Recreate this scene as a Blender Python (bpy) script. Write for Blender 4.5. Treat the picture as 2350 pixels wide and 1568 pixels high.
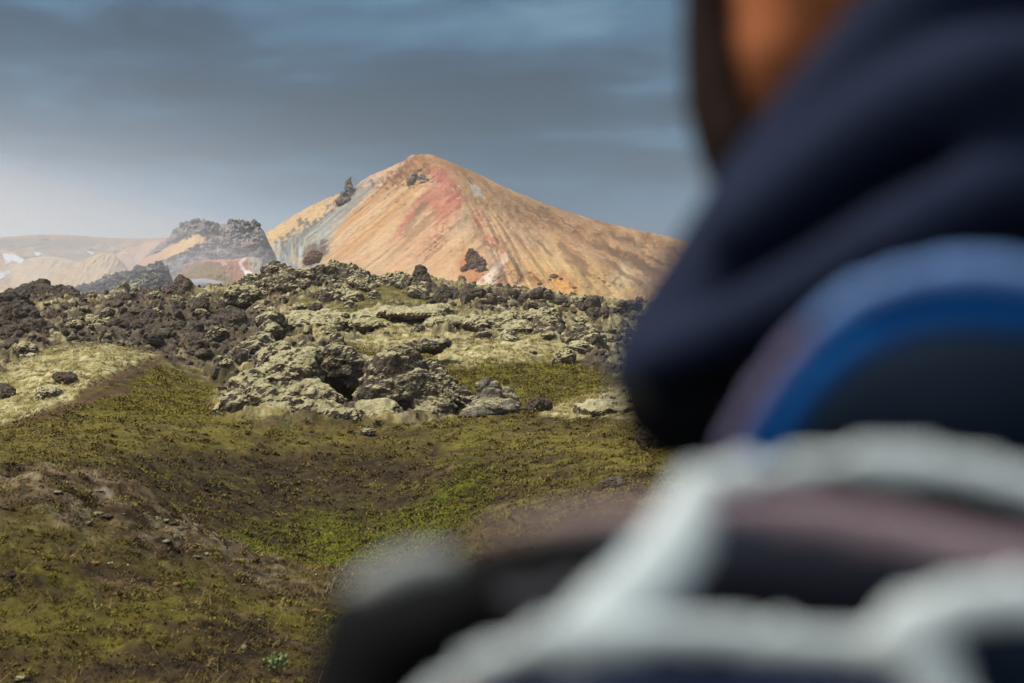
import bpy, bmesh, math, random
import numpy as np
from mathutils import Vector

for o in list(bpy.data.objects):
    bpy.data.objects.remove(o, do_unlink=True)
S = bpy.context.scene
C = S.collection
random.seed(7)
RNG = np.random.default_rng(11)

# ------------------------------------------------------------------ camera
F = 3264.0            # focal length in pixels of a 2350 x 1568 frame (50 mm lens)
CX, CY = 1175.0, 784.0
cam_d = bpy.data.cameras.new('camera')
cam = bpy.data.objects.new('camera', cam_d); C.objects.link(cam)
cam.location = (0, 0, 0); cam.rotation_euler = (math.radians(90), 0, 0)
cam_d.sensor_width = 36.0; cam_d.lens = F / 2350.0 * 36.0
cam_d.clip_start = 0.05; cam_d.clip_end = 20000
cam_d.dof.use_dof = True; cam_d.dof.focus_distance = 80.0; cam_d.dof.aperture_fstop = 2.4
S.camera = cam

# ------------------------------------------------------------------ world + sun
SUN_EL, SUN_AZ = 59.0, -110.0          # azimuth from the view direction, negative = left
sd = Vector((math.sin(math.radians(SUN_AZ)) * math.cos(math.radians(SUN_EL)),
             math.cos(math.radians(SUN_AZ)) * math.cos(math.radians(SUN_EL)),
             math.sin(math.radians(SUN_EL))))
W = bpy.data.worlds.new('World'); S.world = W; W.use_nodes = True
nt = W.node_tree; nt.nodes.clear()
def N(t, **kw):
    n = nt.nodes.new(t)
    for k, v in kw.items():
        setattr(n, k, v)
    return n
def L(a, b): nt.links.new(a, b)
def M(op, a, b=None, c=None, clamp=False):
    n = nt.nodes.new('ShaderNodeMath'); n.operation = op; n.use_clamp = clamp
    for i, v in enumerate((a, b, c)):
        if v is None: continue
        if isinstance(v, (int, float)): n.inputs[i].default_value = v
        else: L(v, n.inputs[i])
    return n.outputs[0]
def MIX(f, a, b, blend='MIX'):
    n = nt.nodes.new('ShaderNodeMix'); n.data_type = 'RGBA'; n.blend_type = blend; n.clamp_factor = True
    for i, v in ((0, f), (6, a), (7, b)):
        if isinstance(v, (int, float)): n.inputs[i].default_value = v
        elif isinstance(v, tuple): n.inputs[i].default_value = (*v, 1) if len(v) == 3 else v
        else: L(v, n.inputs[i])
    return n.outputs[2]
def SRGB(r, g, b, k=1.0):
    f = lambda c: ((c / 255) / 12.92 if c / 255 <= 0.04045 else ((c / 255 + 0.055) / 1.055) ** 2.4) * k
    return (f(r), f(g), f(b))
def NOISE(vec, scale, detail=4, rough=0.55, dist=0.0):
    n = nt.nodes.new('ShaderNodeTexNoise'); n.inputs['Scale'].default_value = scale
    n.inputs['Detail'].default_value = detail; n.inputs['Roughness'].default_value = rough
    n.inputs['Distortion'].default_value = dist
    if vec is not None: L(vec, n.inputs['Vector'])
    return n.outputs['Fac']
def RAMP(f, *stops):
    n = nt.nodes.new('ShaderNodeValToRGB'); e = n.color_ramp.elements
    while len(e) < len(stops): e.new(0.5)
    for i, (p, c) in enumerate(stops):
        e[i].position = p; e[i].color = (*c, 1) if isinstance(c, tuple) else (c, c, c, 1)
    L(f, n.inputs[0]); return n.outputs[0]

EXPO = 1.35
HAZE = 0.9e-4
sky = N('ShaderNodeTexSky', sky_type='NISHITA', sun_disc=False)
sky.sun_elevation = math.radians(SUN_EL); sky.sun_rotation = math.radians(SUN_AZ)
tc = N('ShaderNodeTexCoord'); sep = N('ShaderNodeSeparateXYZ'); L(tc.outputs['Generated'], sep.inputs[0])
X, Y, Z = sep.outputs
def cloud_vec(sx, sz, ox=0.0):
    c = N('ShaderNodeCombineXYZ')
    L(M('ADD', M('MULTIPLY', X, sx), ox), c.inputs[0]); L(M('MULTIPLY', Y, sx), c.inputs[1]); L(M('MULTIPLY', Z, sz), c.inputs[2])
    return c.outputs[0]
n1 = NOISE(cloud_vec(2.6, 13.0, 4.3), 1.0, 3, 0.5, 0.6)
n2 = NOISE(cloud_vec(7.5, 30.0, 1.7), 1.0, 4, 0.5, 0.5)
nn = M('ADD', M('MULTIPLY', M('SUBTRACT', n1, 0.5), 0.9), M('MULTIPLY_ADD', M('SUBTRACT', n2, 0.5), 0.45, 0.5))
def bank(x0, z0, wx, wz, amt):                # one long cloud bank: centre and size as tangents
    ux = M('DIVIDE', M('SUBTRACT', X, x0), wx); uz = M('DIVIDE', M('SUBTRACT', M('ADD', Z, M('MULTIPLY', M('SUBTRACT', n1, 0.5), 0.05)), z0), wz)
    return M('MULTIPLY', M('POWER', 2.718, M('MULTIPLY', M('ADD', M('MULTIPLY', ux, ux), M('MULTIPLY', uz, uz)), -1.0)), M('MULTIPLY', M('GREATER_THAN', Y, 0.0), amt))
for bk in ((-0.36, 0.195, 0.20, 0.045, -0.16), (0.06, 0.168, 0.17, 0.032, -0.17), (0.10, 0.225, 0.16, 0.028, 0.20), (-0.15, 0.165, 0.25, 0.03, -0.05), (0.10, 0.128, 0.08, 0.016, -0.10), (0.09, 0.145, 0.1, 0.012, 0.06)):
    nn = M('ADD', nn, bank(*bk))
K = 10.0 * 0.5 ** EXPO                    # cloud radiances are given as seen in the picture
cl = RAMP(nn, (0.34, SRGB(27, 50, 65)), (0.47, SRGB(41, 69, 91)), (0.60, SRGB(69, 106, 130)), (0.78, SRGB(122, 154, 170)))
zc = M('MAXIMUM', Z, 0.0)
low = M('POWER', 2.718, M('MULTIPLY', M('MULTIPLY', zc, zc), -105.0))             # brighter band above the horizon
sunside = M('MULTIPLY_ADD', X, -2.7, -0.02, clamp=True)
ss = M('POWER', sunside, 1.3)
cl = MIX(M('MULTIPLY', low, 0.70), cl, SRGB(118, 146, 176))
low2 = M('POWER', 2.718, M('MULTIPLY', M('MULTIPLY', zc, zc), -100.0))
cl = MIX(M('MULTIPLY', M('MULTIPLY', low2, ss), 1.9, clamp=True), cl, SRGB(226, 228, 233))
up = M('MULTIPLY', M('SUBTRACT', zc, 0.26), 2.2, clamp=True)   # thinner, brighter cloud overhead
cl = MIX(M('MULTIPLY', up, 0.7), cl, SRGB(206, 212, 218))
clK = N('ShaderNodeVectorMath', operation='SCALE'); L(cl, clK.inputs[0]); clK.inputs['Scale'].default_value = K
wcol = MIX(0.93, sky.outputs[0], clK.outputs[0])
bg = N('ShaderNodeBackground'); L(wcol, bg.inputs[0]); bg.inputs[1].default_value = 0.1
wo = N('ShaderNodeOutputWorld'); L(bg.outputs[0], wo.inputs[0])

sun_d = bpy.data.lights.new('sun', 'SUN'); sun_d.energy = 1.5; sun_d.angle = math.radians(22); sun_d.color = (1.0, 0.95, 0.87)
sun = bpy.data.objects.new('sun', sun_d); C.objects.link(sun)
sun.rotation_euler = sd.to_track_quat('Z', 'Y').to_euler()

vs = S.view_settings; vs.view_transform = 'Standard'; vs.look = 'None'; vs.exposure = EXPO; vs.gamma = 1.0; vs.use_curve_mapping = False
S.cycles.use_denoising = True
S.cycles.max_bounces = 5; S.cycles.diffuse_bounces = 3; S.cycles.glossy_bounces = 2; S.cycles.volume_bounces = 1
S.cycles.volume_step_rate = 2.0; S.cycles.use_fast_gi = False
S.cycles.sample_clamp_indirect = 4.0
S.cycles.denoising_prefilter = 'FAST'

# ------------------------------------------------------------------ numpy noise
def _h(ix, iy, iz, seed):
    with np.errstate(over='ignore'):
        h = ix.astype(np.uint32) * np.uint32(374761393) + iy.astype(np.uint32) * np.uint32(668265263) \
            + iz.astype(np.uint32) * np.uint32(2147483647) + np.uint32(seed * 974711 & 0xffffffff)
        h = (h ^ (h >> np.uint32(13))) * np.uint32(1274126177)
        h = (h ^ (h >> np.uint32(15))) * np.uint32(2246822519)
        return h ^ (h >> np.uint32(16))
_G = np.array([(1,1,0),(-1,1,0),(1,-1,0),(-1,-1,0),(1,0,1),(-1,0,1),(1,0,-1),(-1,0,-1),(0,1,1),(0,-1,1),(0,1,-1),(0,-1,-1),(1,1,0),(-1,1,0),(0,-1,1),(0,-1,-1)], np.float32)
def perlin(x, y, z=None, seed=0):
    x = np.asarray(x, np.float32); y = np.asarray(y, np.float32)
    z = np.zeros_like(x) + 0.37 if z is None else np.asarray(z, np.float32)
    fx, fy, fz = np.floor(x), np.floor(y), np.floor(z)
    ix, iy, iz = fx.astype(np.int32), fy.astype(np.int32), fz.astype(np.int32)
    dx, dy, dz = x - fx, y - fy, z - fz
    u, v, w = (t * t * t * (t * (t * 6 - 15) + 10) for t in (dx, dy, dz))
    def g(a, b, c):
        q = _G[_h(ix + a, iy + b, iz + c, seed) & np.uint32(15)]
        return q[..., 0] * (dx - a) + q[..., 1] * (dy - b) + q[..., 2] * (dz - c)
    l = lambda a, b, t: a + (b - a) * t
    return l(l(l(g(0,0,0), g(1,0,0), u), l(g(0,1,0), g(1,1,0), u), v), l(l(g(0,0,1), g(1,0,1), u), l(g(0,1,1), g(1,1,1), u), v), w)
def fbm(x, y, z=None, o=4, seed=0, gain=0.5, mode=0):
    s = 0.0; a = 1.0; t = 0.0; f = 1.0
    for i in range(o):
        p = perlin(x * f, y * f, None if z is None else z * f, seed + i * 17)
        if mode == 1: p = 1 - 2 * np.abs(p)          # ridged
        elif mode == 2: p = 2 * np.abs(p) - 0.4      # billow
        s = s + a * p; t += a; a *= gain; f *= 2.03
    return s / t
def worley(x, y, z=None, seed=0):
    x = np.asarray(x, np.float32); y = np.asarray(y, np.float32)
    td = z is not None
    ix, iy = np.floor(x).astype(np.int32), np.floor(y).astype(np.int32)
    iz = np.floor(z).astype(np.int32) if td else np.zeros_like(ix)
    f1 = np.full(x.shape, 9.0, np.float32); f2 = f1.copy(); cid = np.zeros(x.shape, np.float32)
    for a in (-1, 0, 1):
        for b in (-1, 0, 1):
            for c in ((-1, 0, 1) if td else (0,)):
                h = _h(ix + a, iy + b, iz + c, seed)
                jx = (h & np.uint32(1023)).astype(np.float32) / 1023; jy = ((h >> np.uint32(10)) & np.uint32(1023)).astype(np.float32) / 1023
                d = (ix + a + jx - x) ** 2 + (iy + b + jy - y) ** 2
                if td:
                    jz = ((h >> np.uint32(20)) & np.uint32(1023)).astype(np.float32) / 1023
                    d = d + (iz + c + jz - z) ** 2
                m = d < f1
                f2 = np.where(m, f1, np.minimum(f2, d)); f1 = np.where(m, d, f1)
                cid = np.where(m, (h >> np.uint32(7) & np.uint32(255)).astype(np.float32) / 255, cid)
    return np.sqrt(f1), np.sqrt(f2), cid
def sstep(a, b, x):
    t = np.clip((x - a) / (b - a), 0, 1); return t * t * (3 - 2 * t)
def tps_fit(P, v, reg=1e-4):
    P = np.asarray(P, float); n = len(P)
    r2 = ((P[:, None] - P[None]) ** 2).sum(-1)
    Kk = 0.5 * r2 * np.log(r2 + 1e-12) + reg * np.eye(n)
    A = np.zeros((n + 3, n + 3)); A[:n, :n] = Kk; A[:n, n] = 1; A[:n, n + 1:] = P; A[n, :n] = 1; A[n + 1:, :n] = P.T
    w = np.linalg.solve(A, np.concatenate([np.asarray(v, float), np.zeros(3)]))
    def ev(Q):
        out = w[n] + Q[:, 0] * w[n + 1] + Q[:, 1] * w[n + 2]
        for i in range(n):
            q = (Q[:, 0] - P[i, 0]) ** 2 + (Q[:, 1] - P[i, 1]) ** 2
            out = out + w[i] * 0.5 * q * np.log(q + 1e-12)
        return out
    return ev
def poly_mask(px, py, poly, soft):
    """1 inside the polygon, soft edge of the given width"""
    poly = np.array(poly, float); n = len(poly)
    d2 = np.full(px.shape, 1e12); ins = np.zeros(px.shape, bool)
    for i in range(n):
        a, b = poly[i], poly[(i + 1) % n]; e = b - a
        t = np.clip(((px - a[0]) * e[0] + (py - a[1]) * e[1]) / (e @ e + 1e-9), 0, 1)
        d2 = np.minimum(d2, (px - a[0] - t * e[0]) ** 2 + (py - a[1] - t * e[1]) ** 2)
        c = ((a[1] > py) != (b[1] > py)) & (px < (b[0] - a[0]) * (py - a[1]) / (b[1] - a[1] + 1e-9) + a[0])
        ins ^= c
    d = np.sqrt(d2) * np.where(ins, 1, -1)
    return sstep(-soft, soft, d)
def line_mask(px, py, pts, w, soft=None):
    pts = np.array(pts, float); d2 = np.full(px.shape, 1e12)
    for a, b in zip(pts[:-1], pts[1:]):
        e = b - a; t = np.clip(((px - a[0]) * e[0] + (py - a[1]) * e[1]) / (e @ e + 1e-9), 0, 1)
        d2 = np.minimum(d2, (px - a[0] - t * e[0]) ** 2 + (py - a[1] - t * e[1]) ** 2)
    return 1 - sstep(w * 0.5, w * 0.5 + (soft or w * 0.5), np.sqrt(d2))
def RGB(r, g, b, k=0.9): return np.array(SRGB(r, g, b, k), np.float32)
def lay(col, m, c):
    m = np.clip(m, 0, 1)[:, None]; return col * (1 - m) + np.asarray(c, np.float32) * m
def px_of(x, y, z): return CX + F * x / y, CY - F * z / y
def world(px, py, d): return Vector(((px - CX) / F * d, d, (CY - py) / F * d))

# ------------------------------------------------------------------ objects
def tag(o, label=None, cat=None, group=None, kind=None):
    for k, v in (('label', label), ('category', cat), ('group', group), ('kind', kind)):
        if v: o[k] = v
    return o
def mesh_np(name, V, faces, mat, col=None, smooth=True, parent=None, extra=None):
    V = np.asarray(V, np.float32); faces = np.asarray(faces, np.int32); k = faces.shape[1]
    me = bpy.data.meshes.new(name)
    me.vertices.add(len(V)); me.vertices.foreach_set('co', V.ravel())
    me.loops.add(faces.size); me.loops.foreach_set('vertex_index', faces.ravel())
    me.polygons.add(len(faces)); me.polygons.foreach_set('loop_start', np.arange(0, faces.size, k, dtype=np.int32))
    me.polygons.foreach_set('use_smooth', np.full(len(faces), smooth))
    me.update(calc_edges=True)
    if col is not None:
        at = me.color_attributes.new('Col', 'FLOAT_COLOR', 'POINT')
        at.data.foreach_set('color', np.concatenate([np.clip(col, 0, 1), np.ones((len(V), 1))], 1).astype(np.float32).ravel())
    me.materials.append(mat)
    o = bpy.data.objects.new(name, me); C.objects.link(o)
    if parent: o.parent = parent
    return o
def empty(name, loc):
    o = bpy.data.objects.new(name, None); C.objects.link(o); o.location = loc; o.empty_display_size = 0.1; return o
def grid_faces(nu, nv):
    i = np.arange(nu * nv).reshape(nv, nu)
    return np.stack([i[:-1, :-1], i[:-1, 1:], i[1:, 1:], i[1:, :-1]], -1).reshape(-1, 4)

# ------------------------------------------------------------------ materials
def new_mat(name):
    global nt
    m = bpy.data.materials.new(name); m.use_nodes = True; nt = m.node_tree; nt.nodes.clear()
    out = N('ShaderNodeOutputMaterial'); b = N('ShaderNodeBsdfPrincipled'); L(b.outputs[0], out.inputs[0])
    b.inputs['Roughness'].default_value = 0.95; b.inputs['Specular IOR Level'].default_value = 0.15
    return m, b
def BUMP(b, h, strength, dist):
    n = N('ShaderNodeBump'); n.inputs['Strength'].default_value = strength; n.inputs['Distance'].default_value = dist
    L(h, n.inputs['Height']); L(n.outputs[0], b.inputs['Normal'])
def terrain_mat(name, s_fine, s_mid, amp=0.5, bump=0.5, bdist=0.05):
    """vertex colour (the soil, moss or rock colour at that spot) broken up by fine noise"""
    m, b = new_mat(name)
    at = N('ShaderNodeVertexColor', layer_name='Col'); g = N('ShaderNodeNewGeometry'); P = g.outputs['Position']
    f = NOISE(P, s_fine, 6, 0.7); md = NOISE(P, s_mid, 5, 0.6)
    v = M('ADD', M('MULTIPLY', f, 0.6), M('MULTIPLY', md, 0.4))
    k = M('MULTIPLY_ADD', M('SUBTRACT', v, 0.5), amp * 4.0, 1.0)
    k = M('MAXIMUM', k, 0.25)
    sc = N('ShaderNodeVectorMath', operation='SCALE'); L(at.outputs[0], sc.inputs[0]); L(k, sc.inputs['Scale'])
    L(sc.outputs[0], b.inputs['Base Color'])
    BUMP(b, v, bump, bdist)
    return m
MAT = {}
MAT['ground'] = terrain_mat('heath_and_moss', 5.5, 1.1, 0.75, 0.9, 0.12)
MAT['mountain'] = terrain_mat('rhyolite_scree', 0.14, 0.025, 0.32, 0.6, 2.5)
MAT['hill'] = terrain_mat('hill_soil', 0.16, 0.03, 0.42, 0.6, 2.5)
def lava_mat(name, thr, rock_a=(80, 70, 60), rock_b=(142, 128, 110), rust=0.35, moss_a=(192, 178, 122), moss_b=(242, 232, 188), scale=1.0):
    m, b = new_mat(name)
    g = N('ShaderNodeNewGeometry'); P = g.outputs['Position']
    a = NOISE(P, 2.2 * scale, 9, 0.7); fine = NOISE(P, 5.5 * scale, 8, 0.78); big = NOISE(P, 0.45 * scale, 4, 0.6)
    rk = MIX(RAMP(a, (0.35, 0.0), (0.66, 1.0)), SRGB(*rock_a, 0.8), SRGB(*rock_b, 0.8))
    rk = MIX(M('MULTIPLY', RAMP(NOISE(P, 0.9 * scale, 5, 0.6, 0.3), (0.56, 0.0), (0.66, 1.0)), rust), rk, SRGB(122, 76, 46, 0.8))
    rk = MIX(RAMP(fine, (0.54, 0.0), (0.64, 0.8)), rk, SRGB(170, 162, 146, 0.8))     # pale crusts
    rk = MIX(RAMP(fine, (0.36, 0.95), (0.48, 0.0)), rk, SRGB(40, 36, 33, 0.8))        # pits
    ns = N('ShaderNodeSeparateXYZ'); L(g.outputs['Normal'], ns.inputs[0])
    mz = M('ADD', ns.outputs[2], M('ADD', M('MULTIPLY', M('SUBTRACT', big, 0.5), 1.3), M('MULTIPLY', M('SUBTRACT', a, 0.5), 0.5)))
    mf = RAMP(M('SUBTRACT', mz, thr - 0.5), (0.44, 0.0), (0.58, 1.0))
    vor = N('ShaderNodeTexVoronoi', feature='SMOOTH_F1'); vor.inputs['Scale'].default_value = 2.2 * scale; L(P, vor.inputs['Vector'])
    vd = vor.outputs['Distance']
    ms = MIX(RAMP(fine, (0.36, 0.0), (0.62, 1.0)), SRGB(*moss_a, 0.85), SRGB(*moss_b, 0.85))
    ms = MIX(RAMP(NOISE(P, 8.0 * scale, 6, 0.72), (0.34, 0.45), (0.46, 0.0)), ms, SRGB(84, 76, 44, 0.85))
    ms = MIX(M('MULTIPLY', RAMP(big, (0.52, 0.0), (0.66, 1.0)), 0.4), ms, SRGB(112, 104, 48, 0.85))
    ms = MIX(RAMP(vd, (0.48, 0.0), (0.75, 0.4)), ms, SRGB(96, 84, 52, 0.85))
    L(MIX(mf, rk, ms), b.inputs['Base Color'])
    hgt = M('ADD', M('MULTIPLY', a, 0.9), M('ADD', M('MULTIPLY', fine, 0.5), M('MULTIPLY', M('MULTIPLY', M('SUBTRACT', 1.0, vd), mf), 0.9)))
    BUMP(b, hgt, 1.0, 0.28 / scale)
    return m
MAT['lava_bare'] = lava_mat('bare_lava', 1.12, rust=0.45)
MAT['lava_some'] = lava_mat('lava_with_some_moss', 0.66)
MAT['lava_mossy'] = lava_mat('mossy_lava', 0.40)
MAT['lava_full'] = lava_mat('moss_cushions', 0.05)
MAT['lava_pale'] = lava_mat('pale_weathered_lava', 0.78, (112, 102, 90), (172, 160, 142), 0.2)
MAT['lava_far'] = lava_mat('far_dark_lava', 1.0, (122, 116, 114), (164, 156, 150), 0.25, scale=0.2)  # greys lifted so the colour carries some of the haze
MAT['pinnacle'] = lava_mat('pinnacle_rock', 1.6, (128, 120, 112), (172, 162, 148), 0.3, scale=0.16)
MAT['rusty_crag'] = lava_mat('rusty_crag', 1.6, (112, 88, 68), (164, 126, 92), 0.9, scale=0.2)
def flat_mat(name, rgb, rough=0.9, k=0.9, noise_scale=None, amp=0.25, sheen=0.0):
    m, b = new_mat(name)
    c = SRGB(*rgb, k)
    b.inputs['Roughness'].default_value = rough
    if noise_scale:
        g = N('ShaderNodeTexCoord'); f = NOISE(g.outputs['Object'], noise_scale, 5, 0.6)
        L(MIX(f, tuple(x * (1 - amp) for x in c), tuple(min(1, x * (1 + amp)) for x in c)), b.inputs['Base Color'])
        BUMP(b, f, 0.3, 0.002)
    else: b.inputs['Base Color'].default_value = (*c, 1)
    if sheen: b.inputs['Sheen Weight'].default_value = sheen
    return m

# ================================================================== GROUND
DMAP_X = [0, 6.5, 9, 11, 13, 20, 30, 33, 40, 50, 60, 75, 90, 110, 140, 170, 220]
DMAP_Y = [0, 16, 19, 22, 26, 36, 48, 50, 60, 74, 86, 103, 120, 145, 185, 220, 290]
dm = lambda d: float(np.interp(d, DMAP_X, DMAP_Y))
COLS = {
 0:    [(6.5,1568),(9,1320),(13,1105),(16,1135),(22,1125),(30,1088),(38,1040),(48,985),(53,975),(62,905),(74,838),(82,812),(95,770),(115,728),(140,700),(170,735),(220,765)],
 250:  [(6.5,1568),(9,1370),(11,1235),(13,1118),(16,1150),(22,1175),(30,1122),(38,1055),(48,966),(54,950),(60,900),(72,822),(79,793),(84,800),(95,765),(115,728),(140,692),(170,725),(220,765)],
 500:  [(6.5,1568),(8.5,1430),(11,1315),(12.7,1258),(15,1290),(22,1320),(31,1255),(36,1190),(43,1065),(50,967),(56,956),(62,940),(75,880),(90,820),(105,768),(125,708),(145,672),(175,720),(220,765)],
 700:  [(6.5,1568),(9,1460),(13,1332),(16,1370),(22,1385),(31,1302),(36,1240),(43,1110),(51,972),(58,945),(70,860),(85,795),(100,738),(120,690),(140,655),(170,705),(220,765)],
 900:  [(6.5,1568),(9,1440),(13,1315),(16,1350),(22,1350),(31,1262),(37,1200),(44,1090),(52,973),(60,935),(75,850),(90,770),(100,720),(120,682),(140,655),(170,705),(220,765)],
 1150: [(6.5,1520),(10,1310),(13,1228),(16,1260),(22,1270),(31,1180),(40,1075),(52,968),(62,930),(73,850),(85,772),(95,745),(110,716),(125,690),(140,672),(165,715),(220,765)],
 1400: [(6.5,1470),(10,1280),(14,1190),(17,1205),(24,1190),(32,1115),(40,1040),(50,965),(58,925),(68,875),(80,820),(92,772),(110,742),(130,715),(140,704),(165,735),(220,765)],
 1750: [(6.5,1450),(10,1270),(14,1185),(17,1190),(24,1150),(32,1070),(50,940),(68,862),(92,772),(140,706),(165,740),(220,770)],
 2400: [(6.5,1450),(10,1270),(14,1180),(24,1130),(32,1060),(50,930),(92,772),(140,712),(165,742),(220,775)],
}
COLS[-450] = [(d, p + 8) for d, p in COLS[0]]; COLS[-1100] = COLS[-450]; COLS[3200] = COLS[2400]
cp, cv = [], []
def ab(x, y): return x / (y + 8.0) / 0.09, np.log(y + 8.0) / 0.16
for px, rows in COLS.items():
    for d, py in rows:
        y = dm(d); x = (px - CX) / F * y; z = (CY - py) / F * y
        cp.append(ab(x, y)); cv.append(z / (y + 8.0))
for y, z in ((-5, -1.55), (-2, -1.53), (0.8, -1.52), (2.5, -1.62), (5.5, -2.15), (10, -2.95)):
    for a in (-0.5, -0.25, 0.0, 0.25, 0.5):
        x = a * (y + 8); cp.append(ab(x, y)); cv.append(z / (y + 8.0))
g_ev = tps_fit(cp, cv, 2e-3)
av = np.concatenate([np.linspace(-0.75, -0.40, 22)[:-1], np.linspace(-0.40, 0.15, 530), np.linspace(0.15, 0.5, 90)[1:], np.linspace(0.5, 0.75, 24)[1:]])
bv = np.concatenate([np.linspace(math.log(2.5), math.log(22), 70)[:-1], np.linspace(math.log(22), math.log(208), 570), np.linspace(math.log(208), math.log(298), 24)[1:]])
NU, NV = len(av), len(bv)
Agrid, Bgrid = np.meshgrid(av, bv)
gy = (np.exp(Bgrid) - 8.0).ravel(); gx = Agrid.ravel() * (gy + 8.0)
# the smooth fit is evaluated on a coarser grid and interpolated
ca, cb = np.linspace(-0.75, 0.75, 151), np.linspace(bv[0], bv[-1], 200)
CA, CB = np.meshgrid(ca, cb)
cz = g_ev(np.stack([CA.ravel() / 0.09, CB.ravel() / 0.16], 1)).reshape(CA.shape)
def bilin(xs, ys, Zt, x, y):
    i = np.clip(np.searchsorted(xs, x) - 1, 0, len(xs) - 2); j = np.clip(np.searchsorted(ys, y) - 1, 0, len(ys) - 2)
    tx = np.clip((x - xs[i]) / (xs[i + 1] - xs[i]), 0, 1); ty = np.clip((y - ys[j]) / (ys[j + 1] - ys[j]), 0, 1)
    return (Zt[j, i] * (1 - tx) + Zt[j, i + 1] * tx) * (1 - ty) + (Zt[j + 1, i] * (1 - tx) + Zt[j + 1, i + 1] * tx) * ty
gz0 = bilin(ca, cb, cz, Agrid.ravel(), Bgrid.ravel()) * (gy + 8.0)
ysafe = np.maximum(gy, 1.0)
gpx, gpy = px_of(gx, ysafe, gz0)
jx = fbm(gx / 3, gy / 3, o=5, seed=3, gain=0.6) * 40; jy = fbm(gx / 3, gy / 3, o=5, seed=5, gain=0.6) * 24
qx, qy = gpx + jx * sstep(20, 60, gy), gpy + jy
def reg(poly, d0, d1, soft=10):
    return poly_mask(qx, qy, poly, soft) * sstep(d0 - 3, d0 + 3, gy) * (1 - sstep(d1 - 3, d1 + 3, gy))
far = sstep(100, 122, gy + fbm(gx / 9, gy / 9, o=3, seed=8) * 14)
lava = far.copy()
lava = np.maximum(lava, reg([(-600,690),(600,640),(640,800),(560,850),(520,900),(480,872),(385,815),(250,785),(110,795),(60,860),(-40,900),(-600,940)], 88, 230, 10))
lava = np.maximum(lava, reg([(520,860),(640,790),(850,760),(1000,850),(1080,930),(1000,975),(780,985),(560,975),(480,930)], 74, 120, 14) * 0.8)
lava = np.maximum(lava, reg([(1050,735),(1230,715),(1400,750),(1480,880),(1390,870),(1330,815),(1200,770)], 95, 140, 10))
moss_m = reg([(-300,900),(0,862),(90,812),(190,795),(270,790),(330,800),(385,822),(300,852),(215,895),(150,930),(60,960),(0,988),(-300,1010)], 74, 112, 9)
moss_c = reg([(965,835),(1000,810),(1070,782),(1190,768),(1300,800),(1350,826),(1300,838),(1200,822),(1120,838),(1050,850)], 84, 128, 10)
moss_o = np.maximum(reg([(855,725),(900,706),(1000,712),(1070,735),(1060,760),(940,770),(870,765)], 105, 150, 8), reg([(790,790),(880,765),(1000,768),(985,800),(880,815)], 95, 130, 8))
moss_r = reg([(1240,955),(1330,915),(1440,884),(1560,880),(1560,960),(1430,965),(1330,962)], 68, 96, 9)
green_s = np.maximum(reg([(955,845),(1100,830),(1330,830),(1400,880),(1375,930),(1200,935),(1080,900)], 80, 112, 10), reg([(780,800),(1000,800),(980,850),(860,830)], 88, 125, 10))
green_s = np.maximum(green_s, reg([(640,680),(760,700),(880,640),(1010,690),(1080,730),(900,700),(800,740),(680,740)], 120, 190, 14) * 0.8)
lava = lava * (1 - np.maximum.reduce([moss_m, moss_c, moss_o, green_s]) * 0.92)
path = np.maximum(line_mask(gpx, gpy, [(-250,1060),(-80,1010),(0,990),(70,965),(150,936),(220,912),(290,896)], 13, 7), line_mask(gpx, gpy, [(120,958),(170,925),(215,890),(280,857),(330,840),(388,823)], 12, 6))
path = np.maximum(path, 0.7 * line_mask(gpx, gpy, [(290,896),(350,888),(420,893),(480,880)], 4, 4)) * sstep(68, 74, gy) * (1 - sstep(105, 112, gy))
heath = 1 - np.maximum.reduce([lava, moss_m, moss_c, moss_o, moss_r, green_s])
# relief
n_big = fbm(gx / 2.6, gy / 2.6, o=4, seed=21)
n_lump = fbm(gx / 0.55, gy / 0.55, o=3, seed=31, mode=2)
n_fine = fbm(gx / 0.22, gy / 0.22, o=3, seed=41)
w1, w2, wid = worley(gx / 2.3 + n_big * 0.5, gy / 2.3, seed=5)
v1, v2, vid = worley(gx / 0.75, gy / 0.75, seed=9)
ridg = fbm(gx / 7.0, gy / 7.0, o=5, seed=51, mode=1)
gz = gz0 + heath * (0.24 * n_big * sstep(6, 30, gy) + 0.07 * n_lump + 0.04 * n_fine + 0.10 * (0.5 - v1) * sstep(10, 40, gy))
mossall = np.maximum.reduce([moss_m, moss_c, moss_o, moss_r])
m1, m2, mid_ = worley(gx / 1.25 + n_fine * 0.3, gy / 1.25 + n_lump * 0.3, seed=19)
gz += mossall * (0.20 * n_big + 0.30 * (0.6 - m1) + 0.14 * (0.6 - v1) + 0.08 * n_lump)
gz += green_s * (0.16 * n_big + 0.07 * n_lump)
rug = 0.9 * (ridg - 0.25) + 0.75 * (wid - 0.5) * sstep(0.0, 0.16, w2 - w1) + 0.38 * (vid - 0.45) + 0.22 * n_lump
gz += lava * rug * (1.15 + 0.45 * sstep(110, 180, gy))
gz -= path * 0.10
knoll = sstep(20, 24, gy) * (1 - sstep(27, 30, gy))
gz += knoll * (0.16 + 0.30 * fbm(gx / 0.8, gy / 0.8, o=4, seed=61) + 0.14 * (vid - 0.5)) * heath
# slopes
Zg = gz.reshape(NV, NU); Xg = gx.reshape(NV, NU); Yg = gy.reshape(NV, NU)
def normals(Xg, Yg, Zg):
    Pg = np.stack([Xg, Yg, Zg], -1); n = np.cross(np.gradient(Pg, axis=1), np.gradient(Pg, axis=0))
    return n / (np.linalg.norm(n, axis=-1, keepdims=True) + 1e-9)
nz = normals(Xg, Yg, Zg)[..., 2].ravel()
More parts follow.
